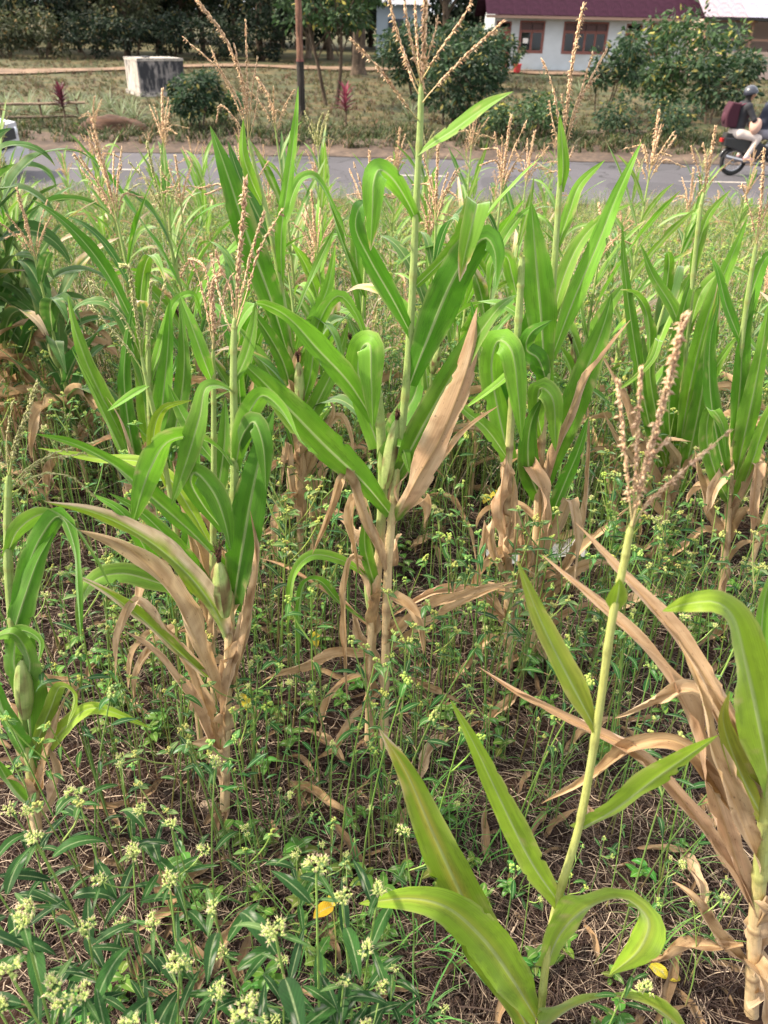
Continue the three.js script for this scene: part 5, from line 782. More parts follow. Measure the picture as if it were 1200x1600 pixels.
function tree(name, label, base, o, group) { // trunk with limbs, crown of separate leaf faces gathered in clumps
  const R = rng(o.seed * 997 + 5), g = thing(name, label, o.cat || 'tree', base, group);
  const gb = new GB(), H = o.h, tc = o.bark || [0.17, 0.13, 0.10];
  const lean = V((R() - 0.5) * 0.2, 0, (R() - 0.5) * 0.2);
  const trunkTop = V(lean.x * H, H * (o.trunk ?? 0.55), lean.z * H);
  const bc = (s, k) => mulc(tc, 0.7 + 0.6 * noise2(s * 12, k * 1.2 + o.seed, 2));
  const stems = o.stems || 1; const tips = [];
  for (let s = 0; s < stems; s++) {
    const a = s * 2.4 + R(), off = stems > 1 ? 0.12 * o.rx : 0, b = V(Math.cos(a) * off, -0.1, Math.sin(a) * off), t = trunkTop.clone().add(V(Math.cos(a), 0, Math.sin(a)).multiplyScalar(stems > 1 ? o.rx * 0.4 : 0));
    tube(gb, [b, b.clone().lerp(t, 0.5).add(V((R() - 0.5) * 0.15 * o.rx, 0, (R() - 0.5) * 0.15 * o.rx)), t], (u) => lerp(o.r, o.r * 0.55, u) * (u < 0.08 ? 1.3 - 3.5 * u : 1) , 8, bc, 12);
    const nb = o.limbs || 6;
    for (let i = 0; i < nb; i++) { const st = b.clone().lerp(t, 0.5 + 0.5 * (i + 0.5) / nb), aa = i * 2.4 + R() * 1.5, e = V(Math.cos(aa) * o.rx * (0.45 + 0.4 * R()), 0, Math.sin(aa) * o.rx * (0.45 + 0.4 * R())).add(V(trunkTop.x, lerp(o.cy - o.ry * 0.4, o.cy + o.ry * 0.7, R()), trunkTop.z)); tube(gb, [st, st.clone().lerp(e, 0.5).add(V(0, 0.15 * o.ry * R(), 0)), e], (u) => lerp(o.r * 0.4, o.r * 0.08, u), 5, bc, 7); tips.push(e); }
  }
  part('trunk', gb.geo(), M.bark, g);
  const cb = new GB(), clumps = [];
  for (let i = 0; i < o.clumps; i++) { let d; do { d = V(R() * 2 - 1, R() * 2 - 1, R() * 2 - 1); } while (d.lengthSq() > 1); const k = Math.pow(d.length(), 0.35) / Math.max(0.05, d.length()); d.multiplyScalar(k * (0.72 + 0.3 * R())); const c = i < tips.length ? tips[i].clone() : V(trunkTop.x + d.x * o.rx, o.cy + d.y * o.ry, trunkTop.z + d.z * (o.rz || o.rx)); clumps.push([c, (o.cr || 0.28) * o.rx * (0.6 + 0.8 * R()), 0.75 + 0.5 * R(), R()]); }
  const per = Math.round(o.leaves / o.clumps), cols = o.cols;
  for (const [c, cr, bright, hue] of clumps) for (let k = 0; k < per; k++) {
    let d; do { d = V(R() * 2 - 1, R() * 2 - 1, R() * 2 - 1); } while (d.lengthSq() > 1);
    const p = c.clone().add(V(d.x * cr, d.y * cr * 0.75, d.z * cr)), L = o.ls * (0.6 + 0.8 * R()), w = L * (o.lw || 0.42);
    const out = V(d.x, d.y * 0.5 - 0.25 + 0.4 * (R() - 0.5), d.z).add(V(R() - 0.5, R() - 0.6, R() - 0.5).multiplyScalar(0.9)).normalize();
    const W = V(R() - 0.5, (R() - 0.5) * 0.6, R() - 0.5); W.addScaledVector(out, -W.dot(out)).normalize(); const N = out.clone().cross(W);
    let col = mulc(mixc(cols[0], cols[1], clamp(hue * 0.6 + 0.5 * R())), bright * (0.75 + 0.5 * R())); if (cols[2] && R() < (o.odd || 0.06)) col = cols[2];
    const a = cb.v(p, 0.5, 0, col), m1 = cb.v(p.clone().addScaledVector(out, L * 0.45).addScaledVector(W, w * 0.5).addScaledVector(N, w * 0.12), 1, 0.5, col), e = cb.v(p.clone().addScaledVector(out, L), 0.5, 1, col), m2 = cb.v(p.clone().addScaledVector(out, L * 0.45).addScaledVector(W, -w * 0.5).addScaledVector(N, w * 0.12), 0, 0.5, col);
    cb.tri(a, m1, e); cb.tri(a, e, m2);
  }
  part('crown', cb.geo(), M.crown, g);
  return g;
}
const GRN = { deep: [[0.008, 0.020, 0.011], [0.021, 0.042, 0.017], [0.16, 0.14, 0.05]], mid: [[0.014, 0.037, 0.016], [0.036, 0.076, 0.028], [0.25, 0.22, 0.06]], olive: [[0.034, 0.046, 0.018], [0.08, 0.095, 0.04], [0.3, 0.2, 0.08]], fresh: [[0.021, 0.056, 0.020], [0.062, 0.118, 0.036], [0.4, 0.36, 0.08]] };

{ // concrete tank
  const p = AtG(236, 151); const g = thing('concrete_tank', 'square weathered concrete tank standing on the grass', 'tank', V(p.x, p.y - 0.02, p.z - 0.9)); g.rotation.y = 32 * RAD;
  const w = 1.7, h = 0.98, conc = S({ map: concCol, color: lin(0.72, 0.72, 0.72), roughness: 0.95 }), alg = S({ map: algaeCol, color: lin(0.8, 0.8, 0.8), roughness: 0.95 }), top = S({ map: rep(concCol, 1, 1), color: lin(0.72, 0.72, 0.72), roughness: 0.95 });
  const wall = (name, ww, x, z, ry, mt) => { const gg = new THREE.BoxGeometry(ww, h, 0.12, 6, 6, 1); const m = part(name, gg, mt, g, x, 0.18 + h / 2, z); m.rotation.y = ry; };
  wall('wall', w, 0, w / 2 - 0.06, 0, alg); wall('wall', w, 0, -w / 2 + 0.06, 0, conc); wall('wall', w - 0.24, -w / 2 + 0.06, 0, Math.PI / 2, conc); wall('wall', w - 0.24, w / 2 - 0.06, 0, Math.PI / 2, alg);
  part('lid', new THREE.BoxGeometry(w + 0.03, 0.09, w + 0.03, 4, 1, 4), top, g, 0, 0.18 + h + 0.046, 0);
  part('hatch', new THREE.CylinderGeometry(0.16, 0.16, 0.05, 20), S({ color: lin(0.08, 0.08, 0.085), roughness: 0.8 }), g, -0.35, 0.18 + h + 0.115, 0.25);
  part('plinth', new THREE.BoxGeometry(w + 0.14, 0.22, w + 0.14), conc, g, 0, 0.07, 0);
}
{ // utility pole
  const p = AtG(472, 186), g = thing('utility_pole', 'slim wooden pole with a dark lower end rising behind the road', 'pole', p);
  part('shaft', tubeGeo([V(0, 1.55, 0), V(0.01, 3.5, 0), V(0.03, 7, 0)], (s) => lerp(0.098, 0.085, s), 12, (s, k) => mixc([0.26, 0.13, 0.10], [0.36, 0.21, 0.16], noise2(s * 20, k)), 14), M.bark, g);
  part('tarred_base', tubeGeo([V(0, -0.2, 0), V(0, 0.8, 0), V(0, 1.5, 0)], () => 0.108, 12, (s, k) => mulc([0.045, 0.04, 0.04], 0.8 + 0.6 * noise2(s * 20, k)), 8), M.bark, g);
  part('band', tubeGeo([V(0, 1.5, 0), V(0, 1.55, 0)], () => 0.112, 12, () => [0.32, 0.12, 0.13], 1), M.bark, g);
}
function rosette(px, py, o, name, label, cat, group) { const p = AtG(px, py), R = rng(o.seed * 37 + 2), g = thing(name, label, cat, p, group); for (let i = 0; i < o.n; i++) { const a = i * 2.39996 + R() * 0.4, t = i / o.n; const geo = blade(arcLeaf(V(0, o.base ? lerp(o.base * 0.55, o.base, t) : 0.03, 0), a, lerp(62, 10, t), lerp(95, 30, t) + 15 * R(), o.L * (0.75 + 0.4 * R()), 1.3, 0, 5), { w: o.w, n: 7, far: true, kind: 'green', seed: Math.floor(R() * 999), fold: 0.45, start: 0.8 }); const col = geo.attributes.color; for (let k = 0; k < col.count; k++) { const c = mulc(mixc(o.c0, o.c1, R() * 0.3 + t * 0.7), 0.8 + 0.3 * R()); col.setXYZ(k, ...c); } part('leaf', geo, M.leafFar, g); } if (o.base) part('stem', tubeGeo([V(0, -0.05, 0), V(0.02, o.base * 0.5, 0), V(0, o.base, 0)], () => 0.022, 6, () => [0.16, 0.11, 0.09], 4), M.bark, g); return g; }
[[20, 185], [45, 176], [68, 188], [88, 176], [128, 186], [150, 178], [172, 172], [205, 178], [212, 196], [252, 198], [262, 186], [140, 196], [10, 172], [118, 172], [190, 190], [300, 176], [640, 190], [848, 128], [905, 150]].forEach(([x, y], i) => rosette(x, y, { seed: i + 1, n: 20, L: 0.75, w: 0.05, c0: [0.16, 0.22, 0.10], c1: [0.34, 0.38, 0.22] }, 'pineapple_plant', 'grey-green spiky pineapple rosette in the row beyond the road', 'pineapple plant', 'pineapple rosettes beyond the road'));
rosette(103, 196, { seed: 61, n: 26, L: 0.42, w: 0.085, base: 0.75, c0: [0.05, 0.014, 0.02], c1: [0.15, 0.03, 0.05] }, 'cordyline', 'dark red cordyline beside the bamboo rail at the left', 'cordyline');
rosette(540, 205, { seed: 62, n: 24, L: 0.46, w: 0.085, base: 0.85, c0: [0.09, 0.02, 0.03], c1: [0.36, 0.06, 0.11] }, 'cordyline', 'pinkish red cordyline between the pole and the middle tassel', 'cordyline');
{ // low bamboo rails at the left
  const a = AtG(-60, 196), b = AtG(128, 193), g = thing('bamboo_rail', 'low bamboo rail on short posts at the left beyond the road', 'fence', a); const dx = b.x - a.x, dz = b.z - a.z;
  for (const [hh, c] of [[0.52, [0.50, 0.40, 0.33]], [0.2, [0.30, 0.24, 0.19]]]) part('rail', tubeGeo([V(-0.2, hh, 0.04), V(dx * 0.5, hh - 0.02, dz * 0.5 + 0.04), V(dx + 0.2, hh + 0.01, dz + 0.04)], (s) => 0.035 * (1 + 0.1 * (((s * 12) % 1) < 0.08 ? 1 : 0)), 7, () => c, 24), M.bark, g);
  for (const t of [0.02, 0.34, 0.67, 0.98]) part('post', tubeGeo([V(dx * t, -0.2, dz * t), V(dx * t, 0.62, dz * t)], () => 0.03, 7, () => [0.28, 0.21, 0.16], 2), M.bark, g);
}
{ // fallen pole and earth heap
  const a = AtG(912, 216), b = AtG(1008, 214); single('fallen_log', tubeGeo([V(0, 0.10, 0), V((b.x - a.x) * 0.5, 0.13, (b.z - a.z) * 0.5), V(b.x - a.x, 0.10, b.z - a.z)], (s) => 0.085 - 0.02 * s, 9, (s, k) => mulc([0.40, 0.33, 0.28], 0.7 + 0.5 * noise2(s * 9, k, 4)), 14), M.bark, 'pale fallen log lying on the bank at the right', 'log', a);
  const p = AtG(172, 203), gm = new THREE.SphereGeometry(0.72, 40, 16, 0, 6.2832, 0, Math.PI / 2), ps = gm.attributes.position; for (let k = 0; k < ps.count; k++) { const x = ps.getX(k), z = ps.getZ(k), f = 0.7 + 0.6 * fbm(x * 3 + 4, z * 3, 6); ps.setXYZ(k, x * f * 1.3, ps.getY(k) * f * 0.5 - 0.03, z * f * 0.7); } gm.computeVertexNormals(); single('earth_heap', gm, S({ map: dirtCol, color: lin(0.26, 0.19, 0.16), roughness: 1 }), 'low heap of reddish earth below the tank', 'earth heap', p);
}
// shrubs and trees of the yard
tree('shrub', 'dense dark shrub right of the tank', AtG(312, 205), { cat: 'shrub', seed: 1, h: 1.5, trunk: 0.4, r: 0.03, stems: 4, limbs: 4, rx: 0.75, ry: 0.7, cy: 0.8, clumps: 26, leaves: 2600, ls: 0.13, cols: GRN.mid });
tree('shrub', 'low weedy shrub with dark stalks beside the dense one near the tank', AtG(350, 200), { cat: 'shrub', seed: 2, h: 1.2, trunk: 0.5, r: 0.02, stems: 4, limbs: 3, rx: 0.6, ry: 0.5, cy: 0.6, clumps: 16, leaves: 1100, ls: 0.12, cols: GRN.fresh });
tree('shrub', 'tall rounded shrub behind the tall middle tassel', AtG(700, 196), { cat: 'shrub', seed: 3, h: 2.5, trunk: 0.4, r: 0.04, stems: 4, limbs: 5, rx: 1.3, ry: 1.2, cy: 1.35, clumps: 60, cr: 0.22, leaves: 4200, ls: 0.17, cols: GRN.mid });
tree('shrub', 'loose shrub left of the rounded one behind the middle tassel', AtG(650, 150), { cat: 'shrub', seed: 4, h: 2.6, trunk: 0.5, r: 0.05, stems: 3, limbs: 5, rx: 1.5, ry: 1.1, cy: 1.5, clumps: 40, leaves: 4600, ls: 0.18, cols: GRN.mid });
tree('shrub', 'shrub hiding the house corner', AtG(745, 140), { cat: 'shrub', seed: 5, h: 2.5, trunk: 0.4, r: 0.05, stems: 3, limbs: 5, rx: 1.5, ry: 1.1, cy: 1.3, clumps: 40, leaves: 5000, ls: 0.18, cols: GRN.mid });
tree('shrub', 'low leafy shrub on the bank above the road behind the upright flag leaf', AtG(820, 215), { cat: 'shrub', seed: 6, h: 1.2, trunk: 0.4, r: 0.02, stems: 5, limbs: 3, rx: 1.1, ry: 0.5, cy: 0.5, clumps: 30, leaves: 2600, ls: 0.13, cols: GRN.fresh });
tree('shrub', 'thin sapling before the second house window', AtG(935, 190), { cat: 'shrub', seed: 7, h: 2.4, trunk: 0.7, r: 0.025, stems: 3, limbs: 6, rx: 0.95, ry: 1.0, cy: 1.5, clumps: 26, leaves: 1100, ls: 0.2, cols: GRN.mid });
tree('young_tree', 'broad leafy tree at the right between the house and the metal roofed building', AtG(1045, 178), { seed: 8, h: 2.8, trunk: 0.5, r: 0.07, stems: 3, limbs: 8, rx: 2.2, ry: 1.35, cy: 1.6, clumps: 90, cr: 0.2, leaves: 4600, ls: 0.21, cols: GRN.fresh, lw: 0.4 });
tree('young_tree', 'leafy tree nearest the motorcycle', AtG(1110, 195), { seed: 9, h: 2.0, trunk: 0.5, r: 0.04, stems: 3, limbs: 7, rx: 1.2, ry: 0.9, cy: 1.2, clumps: 40, cr: 0.22, leaves: 1800, ls: 0.19, cols: GRN.mid });
tree('shrub', 'low undergrowth shrub beneath the broad leafy tree', AtG(1000, 215), { cat: 'shrub', seed: 10, h: 1.1, trunk: 0.4, r: 0.02, stems: 5, limbs: 3, rx: 1.5, ry: 0.5, cy: 0.5, clumps: 30, leaves: 2000, ls: 0.13, cols: GRN.mid });
tree('fruit_tree', 'leafy small tree with slanting trunk beside the pole', AtG(520, 165), { seed: 11, h: 5.2, trunk: 0.5, r: 0.07, stems: 2, limbs: 8, rx: 1.9, ry: 1.5, cy: 3.5, clumps: 60, leaves: 5200, ls: 0.2, cols: GRN.fresh });
tree('large_tree', 'large dark tree with a thick trunk behind the pole', AtG(560, 117), { seed: 12, h: 11, trunk: 0.5, r: 0.38, limbs: 9, rx: 4.2, ry: 3.4, cy: 6.2, clumps: 80, leaves: 8000, ls: 0.34, cols: GRN.deep });
tree('large_tree', 'leaning bare-trunked tree before the metal roofed building', AtG(1095, 112), { seed: 13, h: 9, trunk: 0.6, r: 0.22, limbs: 7, rx: 3, ry: 2.2, cy: 6.4, clumps: 40, leaves: 3200, ls: 0.3, cols: GRN.deep, bark: [0.36, 0.30, 0.25], stems: 2 });
tree('large_tree', 'dark gnarled tree at the left corner of the maroon roofed house', AtG(700, 88), { seed: 14, h: 10, trunk: 0.5, r: 0.3, limbs: 9, rx: 4, ry: 3, cy: 6.4, clumps: 50, leaves: 4200, ls: 0.32, cols: GRN.deep });
{ // the wood along the left
  const R = rng(31337), names = 'dark trees of the wood behind the tank';
  for (let i = 0; i < 18; i++) { const px = -120 + i * 40 + 14 * (R() - 0.5), d = 59 + 9 * R(), p = At(px, 70, d); p.y = terrain(p.x, p.z); const y = R() < 0.35; tree('wood_tree', 'dark dense tree of the wood behind the tank', p, { seed: 40 + i, h: 7 + 4 * R(), trunk: 0.5, r: 0.16 + 0.1 * R(), limbs: 7, rx: 2.4 + R(), ry: 2.6 + R(), cy: 4.0 + 1.6 * R(), clumps: 50, leaves: 4200, ls: 0.34, cols: y ? GRN.olive : GRN.deep, bark: R() < 0.4 ? [0.34, 0.29, 0.25] : undefined }, names); }
  for (let i = 0; i < 8; i++) { const px = -60 + i * 66 + 14 * (R() - 0.5), d = 56 + 3 * R(), p = At(px, 80, d); p.y = terrain(p.x, p.z); tree('wood_shrub', 'dark shrub at the edge of the wood behind the tank', p, { cat: 'shrub', seed: 70 + i, h: 3, trunk: 0.4, r: 0.05, stems: 3, limbs: 4, rx: 1.7, ry: 1.2 + 0.5 * R(), cy: 1.3, clumps: 26, leaves: 1900, ls: 0.26, cols: R() < 0.4 ? GRN.olive : GRN.deep }, 'dark shrubs at the edge of the wood'); }
  for (let i = 0; i < 20; i++) { const px = -120 + i * 70, d = 76 + 10 * R(), p = At(px, 60, d); p.y = terrain(p.x, p.z); tree('far_tree', 'tall dark tree far behind the houses and the wood', p, { seed: 100 + i, h: 12, trunk: 0.5, r: 0.25, limbs: 7, rx: 5, ry: 5, cy: 5.2, clumps: 60, leaves: 4200, ls: 0.55, cols: GRN.deep }, 'trees far behind the houses'); }
}
// ---- maroon roofed house
function corrugated(w, L, amp, pitch, mat) { const nx = Math.round(w / pitch) * 4, gb = new GB(); for (let i = 0; i <= nx; i++) for (let j = 0; j <= 1; j++) { const x = i / nx * w; gb.v(V(x, amp * Math.sin(x / pitch * 6.2832), -j * L), x, j * L, [1, 1, 1]); } for (let i = 0; i < nx; i++) { const a = i * 2; gb.quad(a, a + 2, a + 3, a + 1); } return gb.geo(); }
function windowUnit(parent, x0, x1, y0, y1, zf, n, mf, mg, paper) {
  const w = x1 - x0, h = y1 - y0, f = 0.09, f1 = part('window', mergeGeometries([box(w, f, 0.14, w / 2, f / 2, 0), box(w, f, 0.14, w / 2, h - f / 2, 0), box(f, h - 2 * f, 0.14, f / 2, h / 2, 0), box(f, h - 2 * f, 0.14, w - f / 2, h / 2, 0)]), mf, parent, x0, y0, zf);
  const lh = h * 0.7, cw = (w - 2 * f) / n;
  part('transom', box(w - 2 * f, 0.07, 0.12, w / 2, lh, 0.0), mf, f1);
  for (let k = 0; k < n; k++) { const cx = f + cw * (k + 0.5); part('sash', mergeGeometries([box(0.06, lh - f - 0.06, 0.07, cx - cw / 2 + 0.035, (lh + f) / 2 - 0.02, 0.03), box(0.06, lh - f - 0.06, 0.07, cx + cw / 2 - 0.035, (lh + f) / 2 - 0.02, 0.03), box(cw - 0.14, 0.06, 0.07, cx, f + 0.035, 0.03), box(cw - 0.14, 0.06, 0.07, cx, lh - 0.075, 0.03)]), mf, f1); part('pane', new THREE.PlaneGeometry(cw - 0.13, lh - f - 0.13).translate(cx, (lh + f) / 2 - 0.02, 0.03), mg, f1); part('vent_panel', box(cw - 0.04, h - lh - f - 0.06, 0.04, cx, (h + lh - f) / 2 + 0.01, -0.02), S({ color: lin(0.09, 0.05, 0.05), roughness: 0.7 }), f1); }
  if (paper) part('paper', new THREE.PlaneGeometry(0.3, 0.26).translate(f + cw * 0.5, lh * 0.55, 0.045), S({ color: lin(0.75, 0.75, 0.72), roughness: 0.9 }), f1);
}
{
  const p = At(768, 97, 54), y = terrain(p.x, p.z) + 0.05, g = thing('maroon_roofed_house', 'pale blue-white house with maroon corrugated roof and brown windows', 'house', V(p.x, y, -54));
  const wallM = S({ map: rep(paintCol, 0.25, 0.35), color: lin(0.62, 0.65, 0.69), roughness: 0.9 }), frame = S({ color: lin(0.20, 0.075, 0.06), roughness: 0.6 }), glass = P({ color: lin(0.75, 0.85, 0.88), roughness: 0.05, transmission: 1, thickness: 0 }), roofM = P({ color: lin(0.032, 0.011, 0.022), map: roofCol, roughness: 0.95, metalness: 0.0, specularIntensity: 0.25 }), dark = S({ color: lin(0.35, 0.26, 0.2), roughness: 0.9 });
  const W = 14.5, H = 2.75, sh = new THREE.Shape([new THREE.Vector2(0, 0), new THREE.Vector2(W, 0), new THREE.Vector2(W, H), new THREE.Vector2(0, H)]);
  const hole = (x0, x1, y0, y1) => sh.holes.push(new THREE.Path([new THREE.Vector2(x0, y0), new THREE.Vector2(x1, y0), new THREE.Vector2(x1, y1), new THREE.Vector2(x0, y1)]));
  const wins = [[1.5, 3.0, 0.9, 2.55, 2, true], [4.1, 6.75, 0.9, 2.55, 4, false], [9.2, 10.7, 0.9, 2.55, 2, false]], doors = [[0.12, 1.02], [7.8, 8.75]];
  wins.forEach(([a, b, c, d]) => hole(a, b, c, d)); doors.forEach(([a, b]) => hole(a, b, 0.02, 2.5));
  part('front_wall', new THREE.ExtrudeGeometry(sh, { depth: 0.18, bevelEnabled: false }), wallM, g, 0, 0, -0.18);
  part('side_wall', box(0.18, H, 5.6), wallM, g, 0.09, H / 2, -3.0); part('side_wall', box(0.18, H, 5.6), wallM, g, W - 0.09, H / 2, -3.0); part('rear_wall', box(W, H, 0.18), wallM, g, W / 2, H / 2, -5.9); part('ceiling', box(W - 0.4, 0.06, 5.4), dark, g, W / 2, H - 0.04, -3.0);
  wins.forEach(([a, b, c, d, n, pp]) => windowUnit(g, a, b, c, d, -0.05, n, frame, glass, pp));
  doors.forEach(([a, b], i) => { const dg = part('door', box(b - a - 0.16, 2.1, 0.05, 0, 1.05, 0), S({ color: lin(0.24, 0.07, 0.05), roughness: 0.6 }), g, (a + b) / 2, 0.03, -0.1); part('door_frame', mergeGeometries([box(0.08, 2.48, 0.14, -(b - a) / 2 + 0.04, 1.22, 0), box(0.08, 2.48, 0.14, (b - a) / 2 - 0.04, 1.22, 0), box(b - a - 0.16, 0.08, 0.14, 0, 2.42, 0), box(b - a - 0.16, 0.06, 0.12, 0, 2.14, 0)]), frame, dg); part('handle', new THREE.SphereGeometry(0.035, 8, 6).translate((b - a) / 2 - 0.2, 1.0, 0.05), S({ color: lin(0.4, 0.35, 0.25), metalness: 0.8, roughness: 0.4 }), dg); });
  part('plinth', box(W + 0.3, 0.16, 0.8, W / 2, -0.02, 0.36), S({ map: rep(concCol, 0.3, 0.3), color: lin(0.6, 0.55, 0.5), roughness: 1 }), g);
  part('fascia', box(W + 1.2, 0.14, 0.04, W / 2, H - 0.03, 0.84), S({ color: lin(0.34, 0.22, 0.17), roughness: 0.8 }), g);
  const roof = new THREE.Group(); roof.name = 'roof'; g.add(roof); roof.position.set(-0.6, H + 0.06, 0.9); const sg = corrugated(0.8, 4.6, 0.018, 0.1), pitch = 30 * RAD;
  for (let k = 0; k < 20; k++) { const s = part('roof_sheet', sg, roofM, roof, k * 0.785, (k % 2) * 0.008, 0); s.rotation.x = pitch; const b = part('roof_sheet', sg, roofM, roof, k * 0.785 + 0.8, 2.3 + (k % 2) * 0.008 + 2.3 * 0 , -4.0 * 2 + 0.05); b.rotation.set(pitch, Math.PI, 0, 'YXZ'); b.position.set(k * 0.785 + 0.8, 0.0 + (k % 2) * 0.008, -7.97); }
  const gable = new THREE.Shape([new THREE.Vector2(0, 0), new THREE.Vector2(6, 0), new THREE.Vector2(3, 1.75)]); part('gable', new THREE.ExtrudeGeometry(gable, { depth: 0.15, bevelEnabled: false }).rotateY(Math.PI / 2), wallM, g, 0.02, H, -0.05); part('gable', new THREE.ExtrudeGeometry(gable, { depth: 0.15, bevelEnabled: false }).rotateY(Math.PI / 2), wallM, g, W - 0.17, H, -0.05);
  // potted plant before the wall
  const q = At(808, 108, 51.5), pot = thing('potted_plant', 'red pot with a spiky plant before the house wall', 'potted plant', V(q.x, terrain(q.x, q.z) + 0.02, q.z));
  part('pot', new THREE.LatheGeometry([[0, 0], [0.17, 0], [0.23, 0.42], [0.26, 0.42], [0.26, 0.48], [0.2, 0.48], [0.19, 0.4], [0, 0.4]].map(([a, b]) => new THREE.Vector2(a, b)), 20), S({ color: lin(0.52, 0.05, 0.06), roughness: 0.5 }), pot);
  for (let i = 0; i < 12; i++) part('leaf', blade(arcLeaf(V(0, 0.4, 0), i * 2.4, 8 + 14 * hash(i, 3), 35, 0.75 + 0.4 * hash(i, 5), 1.2, 0, 5), { w: 0.06, n: 6, far: true, kind: 'dark', seed: i }), M.leafFar, pot);
}
{ // metal roofed building at the right
  const p = At(1086, 112, 51), g = thing('metal_roofed_building', 'pinkish building with a shiny corrugated metal roof at the right', 'building', V(p.x, terrain(p.x, p.z), -51));
  const W = 13, H = 2.85, wallM = S({ color: lin(0.66, 0.46, 0.38), map: rep(paintCol, 0.25, 0.4), roughness: 0.9 }), dark = S({ color: lin(0.035, 0.03, 0.03), roughness: 0.8 }), wood = S({ color: lin(0.3, 0.17, 0.12), roughness: 0.8 });
  part('lower_wall', box(W, 1.35, 0.16, W / 2, 0.67, 0), wallM, g); part('side_wall', box(0.16, H, 5, 0.09, H / 2, -2.6), wallM, g); part('rear_wall', box(W, H, 0.16, W / 2, H / 2, -5.2), wallM, g);
  for (let k = 0; k <= 5; k++) part('post', box(0.14, H - 1.35, 0.14, 0.2 + k * 2.5, 1.35 + (H - 1.35) / 2, 0), wood, g);
  part('rail', box(W, 0.1, 0.1, W / 2, 1.9, 0.02), wood, g); part('eave_board', box(W + 0.6, 0.12, 0.05, W / 2, H + 0.02, 0.72), dark, g);
  const roof = new THREE.Group(); roof.name = 'roof'; roof.position.set(-0.3, H + 0.1, 0.78); g.add(roof); const sg = corrugated(0.8, 5.5, 0.018, 0.1), mA = P({ color: lin(0.30, 0.33, 0.39), map: roofCol, roughness: 0.7, metalness: 0.2 }), mB = P({ color: lin(0.34, 0.31, 0.32), map: roofCol, roughness: 0.65, metalness: 0.4 });
  for (let k = 0; k < 17; k++) { const s = part('roof_sheet', sg, k < 3 ? mB : mA, roof, k * 0.785, (k % 2) * 0.008, 0); s.rotation.x = 26 * RAD; }
}
{ // pale building glimpsed between the trees
  const p = At(588, 72, 66), g = thing('pale_building', 'pale bluish building glimpsed between the trunks behind the middle tassel', 'building', V(p.x, terrain(p.x, p.z), -66));
  const wallM = S({ color: lin(0.55, 0.62, 0.72), map: rep(paintCol, 0.25, 0.3), roughness: 0.9 }); part('wall', box(3.4, 3.2, 5, 1.7, 1.6, -2.5), wallM, g); const sg = corrugated(0.8, 3.4, 0.018, 0.1), rm = P({ color: lin(0.3, 0.3, 0.34), roughness: 0.6 });
  for (let k = 0; k < 5; k++) { const s = part('roof_sheet', sg, rm, g, -0.2 + k * 0.785, 3.25 + (k % 2) * 0.008, 0.5); s.rotation.x = 28 * RAD; }
  for (let k = 0; k < 1; k++) part('window', box(1.1, 1.2, 0.1, 1.4 + k * 2.8, 1.8, 0.02), S({ color: lin(0.05, 0.06, 0.08), roughness: 0.3 }), g);
}

// ------------------------------------------------------------------ traffic
function sdfMesh(dist, lo, size, res, colAt) {
  const mc = new MarchingCubes(res, new THREE.MeshBasicMaterial(), false, false, 60000), n = res, hs = n / 2; mc.isolation = 0;
  for (let z = 0; z < n; z++) for (let y = 0; y < n; y++) for (let x = 0; x < n; x++) mc.field[x + y * n + z * n * n] = -dist(V(lo.x + ((x - hs) / hs + 1) / 2 * size, lo.y + ((y - hs) / hs + 1) / 2 * size, lo.z + ((z - hs) / hs + 1) / 2 * size));
  mc.update(); const cnt = mc.count, gb = new GB();
  for (let i = 0; i < cnt; i++) { const p = V(lo.x + (mc.positionArray[i * 3] + 1) / 2 * size, lo.y + (mc.positionArray[i * 3 + 1] + 1) / 2 * size, lo.z + (mc.positionArray[i * 3 + 2] + 1) / 2 * size); gb.v(p, p.x, p.y, colAt(p)); }
  for (let i = 0; i < cnt; i += 3) gb.tri(i, i + 1, i + 2);
  const g = gb.geo(); const nm = g.attributes.normal; for (let i = 0; i < cnt; i++) { const v = V(-mc.normalArray[i * 3], -mc.normalArray[i * 3 + 1], -mc.normalArray[i * 3 + 2]); const w = V(nm.getX(i), nm.getY(i), nm.getZ(i)); if (v.lengthSq() > 1e-9) { v.normalize(); if (v.dot(w) < 0) v.negate(); nm.setXYZ(i, v.x, v.y, v.z); } }
  return g;
}
function figure(joints, bones, k) { return (p) => { let d = 1e3; for (const [a, b] of bones) { const A = joints[a], B = joints[b], pa = p.clone().sub(A.p), ba = B.p.clone().sub(A.p), h = clamp(pa.dot(ba) / Math.max(1e-9, ba.lengthSq())); const e = pa.addScaledVector(ba, -h).length() - lerp(A.r, B.r, h); const hh = clamp(0.5 + 0.5 * (d - e) / k); d = lerp(d, e, hh) - k * hh * (1 - hh); } return d; }; }
